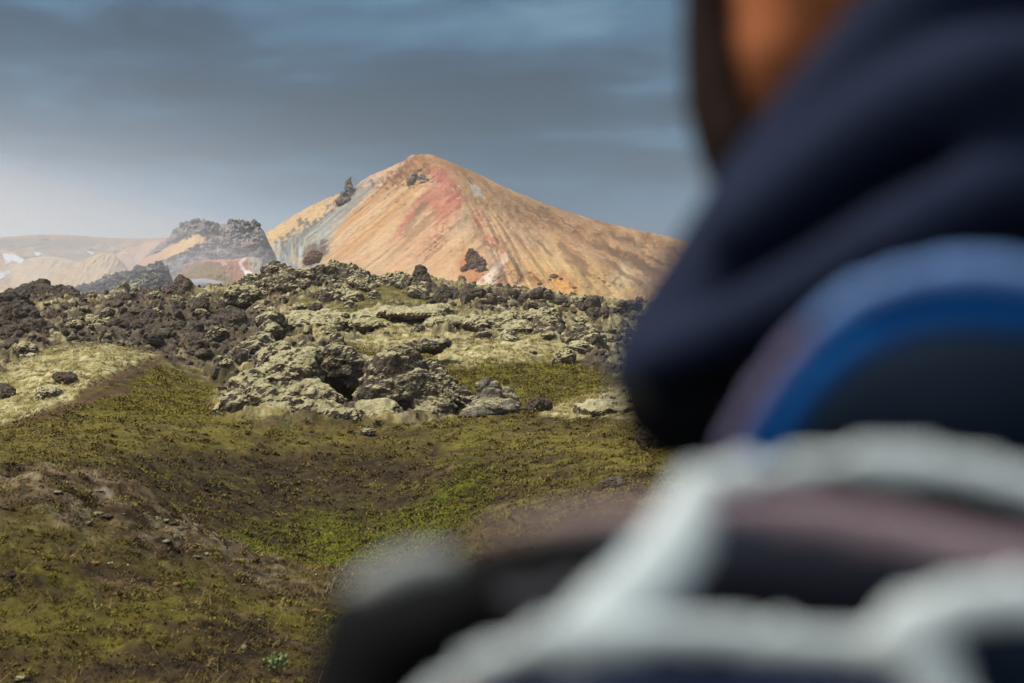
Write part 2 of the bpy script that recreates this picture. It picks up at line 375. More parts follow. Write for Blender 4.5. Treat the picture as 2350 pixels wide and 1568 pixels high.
# colour of soil and plants
t1 = fbm(gx / 1.7, gy / 1.7, o=5, seed=71, gain=0.6); t2 = fbm(gx / 0.5, gy / 0.5, o=4, seed=81, gain=0.65); t3 = fbm(gx / 5.5, gy / 5.5, o=3, seed=91)
BR, OL, DK, YG = RGB(76, 61, 39), RGB(84, 73, 36), RGB(44, 36, 26), RGB(110, 101, 40)
col = np.tile(BR, (len(gx), 1))
col = lay(col, sstep(-0.08, 0.18, t1 + 0.7 * t3), OL)
col = lay(col, sstep(0.12, 0.34, t2 * 0.8 + 0.6 * t1 + 0.4 * t3) * 0.75, YG)
col = lay(col, sstep(0.06, 0.28, -t2 * 0.7 - 0.6 * t1) * 0.9, DK)
col = lay(col, sstep(0.20, 0.42, fbm(gx / 0.8, gy / 0.8, o=4, seed=101)) * 0.5, RGB(120, 100, 72))
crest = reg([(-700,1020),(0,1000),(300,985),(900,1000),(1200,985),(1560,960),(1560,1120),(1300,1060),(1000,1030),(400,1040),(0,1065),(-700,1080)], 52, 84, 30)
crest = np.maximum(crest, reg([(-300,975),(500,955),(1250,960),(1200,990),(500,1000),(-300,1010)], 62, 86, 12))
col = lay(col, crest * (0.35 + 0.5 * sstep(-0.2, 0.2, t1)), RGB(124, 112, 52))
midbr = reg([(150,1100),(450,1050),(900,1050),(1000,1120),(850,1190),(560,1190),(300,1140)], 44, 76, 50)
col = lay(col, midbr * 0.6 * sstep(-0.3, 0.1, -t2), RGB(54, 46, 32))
gully = reg([(515,1240),(640,1205),(800,1180),(960,1200),(1000,1240),(900,1285),(760,1325),(600,1310)], 36, 66, 60)
gully = np.maximum(gully, reg([(1045,1115),(1085,1100),(1120,1125),(1090,1150),(1055,1145)], 40, 75, 14))
gully = np.maximum(gully, 0.22 * reg([(1030,960),(1110,985),(1090,1100),(1130,1200),(1040,1200),(1020,1100)], 40, 85, 25))
strip = line_mask(qx, qy, [(1090,1115),(1060,1150),(990,1195),(860,1245),(700,1280),(580,1290)], 36, 60) * sstep(36, 42, gy) * (1 - sstep(66, 74, gy))
gully = np.maximum(gully * 0.9, strip * 0.75)
col = lay(col, gully * (0.1 + 0.8 * sstep(-0.15, 0.2, t2 + t1)), RGB(104, 112, 22))
col = lay(col, green_s, RGB(98, 90, 36)); col = lay(col, green_s * sstep(-0.05, 0.3, t1), RGB(124, 118, 44)); col = lay(col, green_s * sstep(0.0, 0.22, -t2 - 0.4 * t1) * 0.8, RGB(66, 54, 32))
lowm = reg([(375,830),(480,880),(520,965),(140,968),(280,905)], 74, 104, 9)
col = lay(col, lowm * 0.8, RGB(108, 100, 36)); col = lay(col, lowm * sstep(0, 0.25, t2) * 0.7, RGB(140, 128, 62)); col = lay(col, lowm * sstep(0.05, 0.3, -t1) * 0.7, RGB(64, 54, 28))
MS, MS2 = RGB(172, 158, 106), RGB(208, 196, 152)
mcol = np.tile(MS, (len(gx), 1)); mcol = lay(mcol, sstep(-0.1, 0.3, t2), MS2); mcol = lay(mcol, sstep(0.0, 0.28, -t1) * 0.7, RGB(122, 112, 54)); mcol = lay(mcol, sstep(0.04, 0.24, -t2 + 0.5 * n_fine + 0.35 * (m1 - 0.55)) * 0.85, RGB(84, 72, 42))
mm = np.clip(mossall * 1.15 + 0.5 * t1 * (mossall > 0.05), 0, 1)
col = col * (1 - mm[:, None]) + mcol * mm[:, None]
lcol = np.tile(RGB(84, 74, 62), (len(gx), 1))
lcol = lay(lcol, sstep(-0.1, 0.25, t2), RGB(118, 106, 90)); lcol = lay(lcol, sstep(0.1, 0.3, -t2 + (0.2 - v1) * 0.5), RGB(42, 37, 32))
lcol = lay(lcol, sstep(0.22, 0.34, fbm(gx / 1.3, gy / 1.3, o=4, seed=111)) * 0.7, RGB(108, 76, 50))
mo = sstep(0.55, 0.80, nz + 0.45 * t3 + 0.25 * t1) * sstep(-0.12, 0.12, t3 + 0.4 * t1 + 0.1 * (gpx > 560))
rub = reg([(110,735),(560,690),(620,790),(540,860),(400,812),(250,785),(140,785)], 88, 200, 14)
mo = mo * (1 - 0.85 * rub) * (0.55 + 0.45 * sstep(-0.1, 0.2, t1))
lcol = lcol * (1 - 0.92 * mo[:, None]) + mcol * 0.92 * mo[:, None]
go = sstep(0.05, 0.3, fbm(gx / 4, gy / 4, o=3, seed=121)) * (1 - mo)
lcol = lay(lcol, go * 0.6, RGB(84, 76, 34))
col = col * (1 - lava[:, None]) + lcol * lava[:, None]
col = lay(col, path * 0.9, RGB(98, 76, 52)); col = lay(col, path * sstep(0.0, 0.3, t2) * 0.6, RGB(72, 56, 40))
kn = knoll * (gpx < 760) * sstep(-0.1, 0.25, t2)
col = lay(col, kn * 0.75, RGB(132, 112, 86)); col = lay(col, knoll * (gpx < 760) * sstep(0.12, 0.3, fbm(gx / 0.5, gy / 0.35, o=4, seed=131)) * 0.6, RGB(166, 154, 130))
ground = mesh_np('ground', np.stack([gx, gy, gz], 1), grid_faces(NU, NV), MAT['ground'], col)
tag(ground, kind='structure')
def ground_z(x, y):
    x = np.atleast_1d(np.asarray(x, float)); y = np.atleast_1d(np.asarray(y, float))
    return bilin(av, bv, Zg, x / (y + 8.0), np.log(y + 8.0))
def hit(px, py, d0=10.0, d1=285.0):
    """where the ray through a pixel meets the ground"""
    d = np.exp(np.linspace(math.log(d0), math.log(d1), 1500)); s = (CY - py) / F
    k = np.nonzero(s * d <= ground_z((px - CX) / F * d, d))[0]
    return float(d[k[0]]) if len(k) else None
# ================================================================== DISTANT HILLS
def smooth_interp(pts, x, k=9):
    p = np.array(pts, float); y = np.interp(x, p[:, 0], p[:, 1])
    if k > 1: y = np.convolve(np.pad(y, k // 2, mode='edge'), np.ones(k) / k, mode='valid')
    return y
def relief(name, mat, sky_pts, toe_pts, depth, px0, px1, nu, nv, paint, jag=None, rug=None, smooth=9, back=0.25):
    """a hillside: its crest and foot lines seen at their distances, with the far side behind the crest"""
    ux = np.linspace(px0, px1, nu) if px1 < 2000 else np.concatenate([np.linspace(px0, 1600, nu - 70)[:-1], np.linspace(1600, px1, 71)])
    sk = smooth_interp(sky_pts, ux, smooth); toe = smooth_interp(toe_pts, ux, smooth)
    sk = np.minimum(sk, toe - 0.5)
    t = np.linspace(0, 1, nv)
    PX = np.tile(ux, (nv, 1)); PY = toe[None] + (sk - toe)[None] * t[:, None]
    if jag is not None: PY = PY + jag(ux)[None] * (t[:, None] ** 7) * np.clip((toe - sk) / 20, 0, 1)[None]
    if callable(depth): D = depth(PX, PY, t[:, None] + 0 * PX)
    else:
        dc = np.array(depth, float); ev = tps_fit(np.stack([dc[:, 0] / 200, dc[:, 1] / 100], 1), dc[:, 2], 1e-3)
        D = ev(np.stack([PX.ravel() / 200, PY.ravel() / 100], 1)).reshape(PX.shape)
    x = (PX - CX) / F * D; y = D; z = (CY - PY) / F * D
    col = paint(PX.ravel(), PY.ravel(), x.ravel(), y.ravel(), z.ravel())
    if rug is not None:
        k = 1 + rug(PX, PY, x, y, z) * np.minimum(1, (1 - t)[:, None] * 8) / D
        x, y, z = x * k, y * k, z * k
    nb = 14; xb, yb, zb = [x], [y], [z]
    for i in range(1, nb + 1):
        s = (i / nb) ** 1.5 * back
        yy = y[-1] * (1 + s); xb.append((x[-1] / y[-1] * yy)[None]); yb.append(yy[None])
        zb.append((z[-1] - (z[-1] + 25) * min(1, (i / nb) ** 1.7))[None])
    Xa, Ya, Za = np.concatenate(xb), np.concatenate(yb), np.concatenate(zb)
    # foot row dropped below the valley floor
    Xa = np.concatenate([x[:1] * 0.97, Xa]); Ya = np.concatenate([y[:1] * 0.97, Ya]); Za = np.concatenate([z[:1] * 0 - 24, Za])
    col = col.reshape(nv, nu, 3); col = np.concatenate([col[:1], col, np.tile(col[-1:], (nb, 1, 1))])
    o = mesh_np(name, np.stack([Xa.ravel(), Ya.ravel(), Za.ravel()], 1), grid_faces(nu, nv + 1 + nb), mat, col.reshape(-1, 3))
    return tag(o, kind='structure')

# --- the coloured mountain
SPX = [(355, 985), (390, 1005), (430, 1040), (500, 1068), (560, 1112), (620, 1142), (700, 1165), (760, 1175)]
def spine(py): return np.interp(py, [p[0] for p in SPX], [p[1] for p in SPX])
def m_paint(px, py, x, y, z):
    wob = fbm(px / 60, py / 60, o=4, seed=200); fine = fbm(px / 9, py / 9, o=5, seed=201, gain=0.65); med = fbm(px / 26, py / 26, o=4, seed=202)
    right = sstep(-18, 22, px - spine(py) + wob * 20)
    c = px * 0.64 + py * 0.77 + wob * 5 + fine * 2.5; l = -px * 0.77 + py * 0.64
    pole = (1010.0, 318.0); ang = np.arctan2(py - pole[1], px - pole[0]) + med * 0.05 + fine * 0.02; rad = np.hypot(px - pole[0], py - pole[1])
    jl = fbm(c / 4.0, l / 70, o=4, seed=203, gain=0.6) * 34 * (1 - right); jr = fbm(ang / 0.02, rad / 60, o=3, seed=204) * 18 * right * sstep(20, 120, rad)
    qx, qy = px + wob * 14 + fine * 9 - jl * 0.77 + jr * np.cos(ang), py + med * 14 + fine * 7 + jl * 0.64 + jr * np.sin(ang)
    def st(cs, ls, seed, o=3): return fbm(c / cs, l / ls, o=o, seed=seed)
    def sr(cs, ls, seed, o=3): return fbm(ang / cs, rad / ls, o=o, seed=seed)
    k = np.tile(RGB(212, 172, 130), (len(px), 1))
    s1, s2, s3 = st(30, 600, 210), st(9, 260, 211), st(4, 120, 212)
    k = lay(k, sstep(0.0, 0.3, s1), RGB(200, 150, 92)); k = lay(k, sstep(0.02, 0.3, -s1), RGB(188, 162, 126))
    k = lay(k, sstep(0.05, 0.35, s2) * 0.7, RGB(212, 172, 112)); k = lay(k, sstep(0.08, 0.35, -s2) * 0.6, RGB(172, 128, 92))
    k = lay(k, sstep(0.1, 0.3, s3) * 0.35, RGB(222, 190, 144)); k = lay(k, sstep(0.1, 0.3, -s3) * 0.35, RGB(150, 112, 78))
    pk = poly_mask(qx, qy, [(830,660),(910,560),(985,470),(1040,440),(1060,520),(1010,600),(940,690)], 30)
    k = lay(k, pk * (0.2 + 0.45 * sstep(-0.2, 0.2, s1 + s2)), RGB(204, 150, 112))
    foot = poly_mask(qx, qy, [(780,720),(900,600),(1050,520),(1110,560),(1130,720)], 40)
    k = lay(k, foot * 0.55, RGB(216, 172, 122))
    # right flank
    r = np.tile(RGB(204, 160, 112), (len(px), 1))
    r1, r2, r3 = sr(0.10, 260, 220), sr(0.022, 110, 221), sr(0.009, 60, 222)
    r = lay(r, sstep(0.0, 0.3, r1 + 0.4 * med) * 0.8, RGB(180, 130, 78)); r = lay(r, sstep(0.0, 0.3, -r1), RGB(212, 170, 112))
    upr = poly_mask(qx, qy, [(985,352),(1010,358),(1200,448),(1520,538),(2700,700),(2700,800),(1480,620),(1380,590),(1180,500),(1080,440),(1030,400)], 26)
    r = lay(r, upr * (0.45 + 0.4 * sstep(-0.15, 0.2, med + r2)), RGB(160, 112, 64))
    r = lay(r, upr * sstep(0.04, 0.26, r2 + 0.6 * fine) * 0.6, RGB(132, 97, 58))
    dkb = sstep(1180, 1420, px) * sstep(0.05, 0.26, r2 + r3 * 0.5) * (1 - sstep(620, 680, py))
    r = lay(r, dkb * 0.6, RGB(122, 92, 60))
    r = lay(r, sstep(0.12, 0.35, r3 + 0.3 * fine) * 0.4, RGB(150, 108, 66)); r = lay(r, sstep(0.12, 0.35, -r3) * 0.4, RGB(224, 184, 126))
    r = lay(r, poly_mask(qx, qy, [(1180,600),(1260,575),(1420,640),(1520,720),(1300,720),(1190,690)], 30) * 0.65, RGB(214, 172, 102))
    k = k * (1 - right[:, None]) + r * right[:, None]
    # summit
    k = lay(k, poly_mask(qx, qy, [(925,372),(955,356),(1000,357),(1060,385),(1040,392),(985,372),(950,376)], 9) * 0.8, RGB(170, 116, 68))
    k = lay(k, poly_mask(qx, qy, [(880,420),(915,385),(945,370),(985,372),(990,395),(960,402),(935,408),(905,425)], 9) * 0.8, RGB(146, 102, 64))
    k = lay(k, poly_mask(qx, qy, [(870,425),(905,395),(935,385),(930,415),(905,440),(880,440)], 8) * sstep(-0.1, 0.15, fine) * 0.8, RGB(128, 92, 66))
    k = lay(k, poly_mask(qx, qy, [(940,372),(990,370),(985,396),(962,402),(945,395)], 7) * sstep(-0.25, 0.15, fine) * 0.8, RGB(192, 150, 74))
    cap = poly_mask(qx, qy, [(868,425),(890,398),(930,374),(948,362),(1000,364),(1025,385),(1000,400),(975,412),(935,425),(900,440)], 12)
    k = lay(k, cap * sstep(-0.12, 0.16, fine + 0.4 * med) * 0.8, RGB(134, 88, 60)); k = lay(k, cap * sstep(0.08, 0.25, -fine) * 0.6, RGB(196, 146, 78))
    # reds
    k = lay(k, poly_mask(qx, qy, [(985,388),(1020,388),(1052,425),(1062,470),(1030,500),(1000,500),(985,470),(1005,430)], 12) * (0.62 + 0.5 * med), RGB(198, 104, 80))
    k = lay(k, poly_mask(qx, qy, [(990,385),(1022,392),(1036,420),(1010,422),(992,410)], 8) * 0.7, RGB(196, 112, 88))
    crim = poly_mask(qx, qy, [(985,425),(1008,432),(985,470),(940,515),(905,550),(890,555),(930,500),(965,455)], 9)
    k = lay(k, crim * (0.7 + 0.6 * s2), RGB(178, 88, 70))
    k = lay(k, poly_mask(qx, qy, [(975,478),(1000,470),(1050,485),(1020,540),(985,580),(960,590),(990,530)], 14) * sstep(-0.15, 0.25, s2 + fine) * 0.7, RGB(184, 112, 76))
    k = lay(k, poly_mask(qx, qy, [(1000,520),(1040,490),(1060,500),(1030,550),(990,600),(965,610)], 12) * sstep(0, 0.2, fine + s3) * 0.75, RGB(152, 98, 62))
    for a in ([(976,466),(956,500),(932,534)], [(1001,482),(975,515),(946,545)]):
        k = lay(k, line_mask(qx, qy, a, 8, 8) * (0.65 + 0.8 * s2), RGB(128, 112, 70))
    # red and white vein along the spine
    vein = line_mask(qx, qy, [(1050,445),(1058,468),(1095,497),(1112,530),(1134,556),(1150,590),(1140,640),(1128,662)], 20, 16)
    k = lay(k, vein * sstep(-0.05, 0.2, fine + med) * 0.8, RGB(196, 116, 82)); k = lay(k, vein * sstep(0.16, 0.3, -fine + 0.2 * med) * 0.8, RGB(226, 196, 168))
    k = lay(k, poly_mask(qx, qy, [(1078,420),(1092,425),(1108,447),(1098,450),(1085,440)], 4) * 0.8, RGB(214, 200, 184))
    k = lay(k, poly_mask(qx, qy, [(1080,450),(1100,452),(1128,470),(1120,480),(1090,468)], 7) * 0.6, RGB(166, 118, 74))
    k = lay(k, poly_mask(qx, qy, [(1115,500),(1160,515),(1185,560),(1160,600),(1140,560)], 14) * sstep(0.0, 0.25, fine + 0.5 * med) * 0.7, RGB(170, 112, 66))
    # pale spring deposits and rust at the foot
    k = lay(k, poly_mask(qx, qy, [(1052,600),(1068,575),(1110,590),(1120,625),(1100,660),(1060,650)], 12) * 0.75, RGB(190, 118, 62))
    k = lay(k, poly_mask(qx, qy, [(1112,634),(1134,622),(1138,640),(1128,672),(1096,676),(1060,668),(1085,655)], 9) * 0.85 * sstep(-0.2, 0.15, fine + 0.1), RGB(230, 218, 200))
    k = lay(k, line_mask(qx, qy, [(1130,640),(1150,605),(1168,590)], 9, 8) * 0.6, RGB(226, 206, 178))
    k = lay(k, poly_mask(qx, qy, [(1172,668),(1190,655),(1200,670),(1180,685)], 5) * 0.8, RGB(226, 212, 190))
    k = lay(k, poly_mask(qx, qy, [(1240,680),(1262,645),(1285,625),(1315,640),(1345,690),(1300,700)], 14) * (0.75 + 0.5 * fine), RGB(208, 148, 62))
    k = lay(k, poly_mask(qx, qy, [(1255,660),(1275,622),(1330,650),(1300,676)], 12) * sstep(0.1, 0.25, fine) * 0.8, RGB(158, 96, 48))
    k = lay(k, poly_mask(qx, qy, [(1395,640),(1430,600),(1450,625),(1440,660),(1410,665)], 14) * 0.6, RGB(218, 194, 140))
    for a, w in (([(1284,566),(1312,586),(1345,607)], 7), ([(1312,597),(1345,628)], 8), ([(1240,560),(1270,590)], 4), ([(1180,590),(1195,640)], 5), ([(1370,560),(1440,590),(1500,625)], 8), ([(1390,600),(1470,650)], 5), ([(1400,540),(1480,566)], 5)):
        k = lay(k, line_mask(qx, qy, a, w, w) * 0.65, RGB(118, 88, 54))
    # grey altered ground on the left
    tanl = poly_mask(qx, qy, [(300,760),(560,560),(640,512),(740,458),(795,438),(800,450),(700,520),(620,580),(560,640)], 10)
    k = lay(k, tanl * 0.9, RGB(212, 176, 122)); k = lay(k, tanl * sstep(0.1, 0.3, fine) * 0.6, RGB(170, 140, 100))
    gb = poly_mask(qx, qy, [(796,448),(830,420),(870,405),(850,440),(800,490),(760,540),(740,580),(720,640),(570,660),(560,610),(610,580),(660,545),(720,510),(770,470)], 10)
    k = lay(k, gb * (0.82 + 0.4 * med), RGB(150, 152, 144)); k = lay(k, gb * sstep(0.05, 0.25, s2 + fine * 0.5) * 0.6, RGB(190, 190, 178)); k = lay(k, gb * sstep(0.08, 0.25, -s2) * 0.6, RGB(120, 124, 124))
    cl = poly_mask(qx, qy, [(572,595),(643,554),(738,550),(752,576),(713,620),(690,660),(580,660)], 6)
    drip = fbm(px / 7, py / 40, o=4, seed=230)
    k = lay(k, cl * 0.85, RGB(138, 142, 138)); k = lay(k, cl * sstep(0.02, 0.25, drip), RGB(184, 186, 176)); k = lay(k, cl * sstep(0.05, 0.25, -drip) * 0.8, RGB(104, 108, 112))
    k = lay(k, cl * sstep(0.1, 0.25, fbm(px / 16, py / 30, o=3, seed=231)) * 0.7, RGB(188, 158, 104))
    k = lay(k, poly_mask(qx, qy, [(690,590),(715,556),(745,552),(752,578),(725,606),(700,612)], 5) * (0.8 + 0.5 * fine), RGB(112, 86, 68))
    for a in ([(770,470),(800,455),(812,430)], [(690,515),(740,492),(775,470)], [(640,560),(690,530),(740,500)]):
        k = lay(k, line_mask(qx, qy, a, 12, 10) * sstep(-0.1, 0.2, fine) * 0.85, RGB(112, 104, 96))
    for a, b, w in ((862, 415, 14), (905, 422, 12), (830, 432, 8)):
        k = lay(k, np.exp(-((qx - a) ** 2 + (qy - b) ** 2) / (w * w)) * sstep(-0.05, 0.15, fine) * 0.9, RGB(108, 84, 66))
    k = lay(k, sstep(0.30, 0.42, fbm(px / 3.2, py / 3.2, o=3, seed=240)) * 0.4 * (0.3 + 0.7 * right), RGB(122, 90, 58))
    g = k.mean(1, keepdims=True); return k * 0.88 + g * 0.12
def m_rug(PX, PY, x, y, z):
    sh = PX.shape; px, py = PX.ravel(), PY.ravel()
    right = sstep(-10, 30, px - spine(py))
    c = px * 0.64 + py * 0.77; l = -px * 0.77 + py * 0.64
    ang = np.arctan2(py - 318, px - 1010); rad = np.hypot(px - 1010, py - 318)
    a = fbm(c / 26, l / 500, o=3, seed=250) * 7 + fbm(c / 7, l / 160, o=3, seed=251) * 2.2
    b = fbm(ang / 0.10, rad / 220, o=3, seed=252, mode=1) * 26 * sstep(120, 330, rad) + fbm(ang / 0.035 + fbm(px / 40, py / 40, o=2, seed=257) * 0.6, rad / 90, o=4, seed=253) * 5 * sstep(40, 200, rad)
    crag = np.exp(-(((px - 960) / 55) ** 2 + ((py - 405) / 30) ** 2)) * fbm(px / 9, py / 9, o=4, seed=254) * 14
    crag += poly_mask(px, py, [(575,600),(643,556),(738,550),(752,576),(713,640),(590,650)], 10) * fbm(px / 8, py / 25, o=4, seed=255) * 12
    n = fbm(px / 14, py / 14, o=5, seed=256, gain=0.6) * 5
    return (a * (1 - right) + b * right + crag + n).reshape(sh)
M_SKY = [(-200,760),(300,720),(420,650),(500,600),(560,564),(600,541),(640,515),(700,480),(740,460),(780,445),(800,440),(830,415),(857,400),(880,390),(909,378),(923,371),(936,361),(945,355.5),(971,353.5),(985,355),(1003,360),(1040,375),(1100,400),(1150,426),(1200,448),(1250,468),(1300,485),(1350,501),(1400,514),(1460,527),(1520,540),(1700,585),(2000,640),(2350,690),(2800,740)]
M_DEP = [(965,354,1400),(870,395,1400),(800,440,1410),(740,460,1425),(640,515,1440),(560,564,1450),(400,660,1460),(0,740,1470),
         (1100,404,1415),(1200,449,1440),(1300,485,1470),(1400,514,1490),(1520,540,1510),(1700,585,1530),(2000,640,1550),(2350,690,1560),(2800,740,1560),
         (1005,390,1362),(1040,430,1322),(1068,500,1258),(1112,560,1200),(1142,620,1140),(1165,700,1060),(1175,770,980),
         (900,480,1330),(850,560,1270),(780,650,1190),(700,600,1290),(640,620,1290),(700,760,1080),(560,640,1330),(400,760,1200),(950,600,1200),(950,760,1030),
         (1180,500,1340),(1250,560,1290),(1300,600,1220),(1300,640,1150),(1400,600,1290),(1450,680,1190),(1300,760,1000),(1600,700,1200),(1500,770,1050),(2000,770,1150),(2700,790,1200),(1220,660,1140)]
m_jag = lambda u: perlin(u / 5.0, u * 0, seed=260) * 1.2 * sstep(560, 640, u) + perlin(u / 22.0, u * 0, seed=261) * 2.5 * sstep(560, 640, u) * (1 - sstep(840, 900, u) * 0.5)
mountain = relief('mountain', MAT['mountain'], M_SKY, [(-300, 790), (2900, 795)], M_DEP, 260, 2760, 640, 280, m_paint, jag=m_jag, rug=m_rug, smooth=1, back=0.30)

# --- hills to its left
def lin_depth(d_toe, d_sky, bow=0.0):
    return lambda PX, PY, T: d_toe + (d_sky - d_toe) * T ** 0.9 + bow * np.sin(PX / 47.0)
def hill_paint(base, alts, seed, spots=None):
    def f(px, py, x, y, z):
        fine = fbm(px / 8, py / 5, o=5, seed=seed, gain=0.62); med = fbm(px / 30, py / 16, o=4, seed=seed + 3)
        k = np.tile(RGB(*base), (len(px), 1))
        for i, (c, thr, amt) in enumerate(alts):
            n = fbm(px / 22 + i * 9, py / 11, o=4, seed=seed + 20 + i)
            k = lay(k, sstep(thr, thr + 0.2, n + 0.4 * fine) * amt, RGB(*c))
        if spots: k = spots(k, px + fine * 6, py + med * 5, fine, med)
        return k
    return f
def plateau_spots(k, qx, qy, fine, med):
    k = lay(k, poly_mask(qx, qy, [(-600,545),(0,548),(180,546),(240,556),(160,576),(60,566),(0,572),(-600,580)], 6) * (0.7 + 0.6 * fine), RGB(112, 106, 98))
    k = lay(k, poly_mask(qx, qy, [(0,585),(110,592),(200,580),(240,586),(150,604),(60,606)], 5) * (0.5 + 0.6 * med), RGB(120, 114, 104))
    return k
relief('far_plateau', MAT['hill'], [(-900,575),(-400,560),(-100,551),(0,545),(90,538),(180,540),(240,546),(330,548),(390,544),(480,546),(700,560),(1000,580)], [(-900,690),(1000,690)],
       lin_depth(2500, 3400), -900, 1000, 320, 70, hill_paint((176, 146, 112), [((206, 172, 134), 0.1, 0.8), ((120, 112, 102), 0.02, 0.7)], 300, plateau_spots),
       rug=lambda PX, PY, x, y, z: fbm(PX / 26, PY / 9, o=4, seed=305, mode=1) * 40, smooth=11)
def tan_spots(k, qx, qy, fine, med):
    v = fbm(qx / 7 + qy / 9, qy / 50, o=3, seed=333)
    k = lay(k, sstep(0.08, 0.3, v) * 0.5, RGB(232, 206, 164)); k = lay(k, sstep(0.1, 0.3, -v) * 0.45, RGB(176, 138, 98)); return k
relief('pink_ridge', MAT['hill'], [(180,640),(240,600),(281,574),(330,558),(370,548),(400,545),(450,552),(520,590),(600,640)], [(180,690),(600,690)],
       lin_depth(1900, 2400), 180, 600, 220, 60, hill_paint((196, 150, 120), [((208, 176, 136), 0.0, 0.7), ((168, 112, 90), 0.1, 0.6)], 320, tan_spots), rug=lambda PX, PY, x, y, z: fbm(PX / 14, PY / 30, o=4, seed=325) * 26)
relief('sand_hill', MAT['hill'], [(-700,600),(-300,590),(-60,584),(0,586),(14,602),(22,611),(50,600),(86,588),(143,591),(190,606),(260,640),(330,680)], [(-700,705),(330,705)],
       lin_depth(1500, 2050), -700, 330, 280, 60, hill_paint((218, 188, 142), [((196, 156, 112), 0.05, 0.6), ((228, 206, 168), 0.05, 0.6)], 330, tan_spots), rug=lambda PX, PY, x, y, z: fbm(PX / 16 + PY / 25, PY / 60, o=4, seed=335, mode=1) * 26)
relief('sand_hill', MAT['hill'], [(40,690),(75,655),(109,637),(160,612),(200,594),(235,579),(262,584),(281,601),(310,640),(370,690)], [(40,705),(370,705)],
       lin_depth(1250, 1600), 40, 370, 260, 80, hill_paint((216, 184, 136), [((194, 148, 110), 0.1, 0.6), ((176, 160, 124), 0.1, 0.5)], 340, tan_spots), rug=lambda PX, PY, x, y, z: fbm(PX / 12 + PY / 20, PY / 60, o=4, seed=345, mode=1) * 20)
relief('sand_hill', MAT['hill'], [(-500,640),(-200,650),(0,646),(40,660),(63,664),(85,676),(130,705)], [(-500,715),(130,715)],
       lin_depth(900, 1200), -500, 130, 200, 50, hill_paint((214, 180, 132), [((186, 140, 96), 0.1, 0.7)], 350, tan_spots), rug=lambda PX, PY, x, y, z: fbm(PX / 14, PY / 40, o=4, seed=355) * 14)
def dark_spots(k, qx, qy, fine, med):
    t = poly_mask(qx, qy, [(300,612),(318,598),(358,583),(415,549),(441,540),(458,538),(476,546),(470,558),(447,566),(410,586),(370,599),(344,615)], 2.5)
    k = lay(k, t, RGB(226, 184, 128)); k = lay(k, t * (1 - sstep(330, 420, qx)) * 0.8, RGB(214, 150, 118))
    k = lay(k, poly_mask(qx, qy, [(482,522),(500,520),(512,534),(495,556),(480,545)], 6) * 0.5, RGB(178, 142, 112))
    k = lay(k, poly_mask(qx, qy, [(480,588),(505,570),(515,575),(498,590)], 3) * 0.7, RGB(176, 172, 146))
    k = lay(k, poly_mask(qx, qy, [(545,555),(575,548),(590,575),(570,580)], 5) * 0.5, RGB(188, 150, 116))
    return k
def d_jag(u): return (-np.abs(fbm(u / 8.0, u * 0, o=3, seed=360)) * 16 + perlin(u / 24.0, u * 0, seed=361) * 8) * sstep(320, 400, u) * (1 - sstep(604, 614, u))
def d_rug(PX, PY, x, y, z):
    t = poly_mask(PX.ravel(), PY.ravel(), [(300,612),(318,598),(358,583),(415,549),(441,540),(458,538),(476,546),(470,558),(447,566),(410,586),(370,599),(344,615)], 5).reshape(PX.shape)
    return (fbm(PX / 8 + fbm(PX / 20, PY / 20, o=2, seed=364) * 2, PY / 8, o=5, seed=362, gain=0.6) * 34 + fbm(PX / 26, PY / 26, o=3, seed=363) * 60) * (1 - 0.93 * t) - 12 * t
relief('dark_lava_hill', MAT['hill'], [(270,650),(300,622),(330,592),(370,560),(398,536),(410,524),(424,511),(448,504),(468,507),(492,516),(520,511),(544,505),(568,509),(588,515),(602,526),(610,540),(618,558),(632,585),(640,610),(680,650)], [(270,690),(680,690)],
       lin_depth(820, 1120), 270, 680, 350, 150, hill_paint((138, 131, 128), [((108, 103, 102), 0.0, 0.8), ((160, 150, 138), 0.1, 0.6), ((172, 166, 142), 0.24, 0.6)], 365, dark_spots), jag=d_jag, rug=d_rug, smooth=3)  # hill colours lightened to carry part of the haze over it
def red_spots(k, qx, qy, fine, med):
    g = poly_mask(qx, qy, [(405,655),(430,625),(448,603),(480,602),(505,610),(535,640),(550,665),(500,668),(440,660)], 9)
    k = lay(k, g * (0.8 + 0.8 * med), RGB(130, 116, 72))
    k = lay(k, line_mask(qx, qy, [(465,597),(505,599),(545,595),(568,589)], 5, 4) * 0.7, RGB(206, 150, 128))
    k = lay(k, poly_mask(qx, qy, [(506,603),(514,600),(522,607),(512,611)], 2) * 0.8, RGB(226, 190, 172))
    k = lay(k, line_mask(qx, qy, [(562,592),(552,604),(557,618),(566,630),(574,640),(572,660)], 4, 4) * 0.8, RGB(222, 206, 194))
    k = lay(k, poly_mask(qx, qy, [(560,622),(572,620),(589,634),(578,648),(566,646)], 3), RGB(232, 228, 222))
    k = lay(k, poly_mask(qx, qy, [(572,590),(600,585),(640,640),(600,660),(588,632),(570,612)], 5), RGB(168, 160, 140))
    return k
relief('red_hill', MAT['hill'], [(330,720),(366,690),(395,650),(430,610),(464,596),(510,596),(544,596),(570,588),(600,594),(640,640),(680,690)], [(330,735),(680,735)],
       lin_depth(460, 660), 330, 680, 300, 110, hill_paint((164, 116, 92), [((188, 140, 112), 0.0, 0.7), ((140, 92, 70), 0.1, 0.6), ((120, 104, 76), 0.1, 0.5)], 370, red_spots), jag=lambda u: perlin(u / 9.0, u * 0, seed=377) * 3, rug=lambda PX, PY, x, y, z: fbm(PX / 12, PY / 12, o=5, seed=375, gain=0.6) * 10)
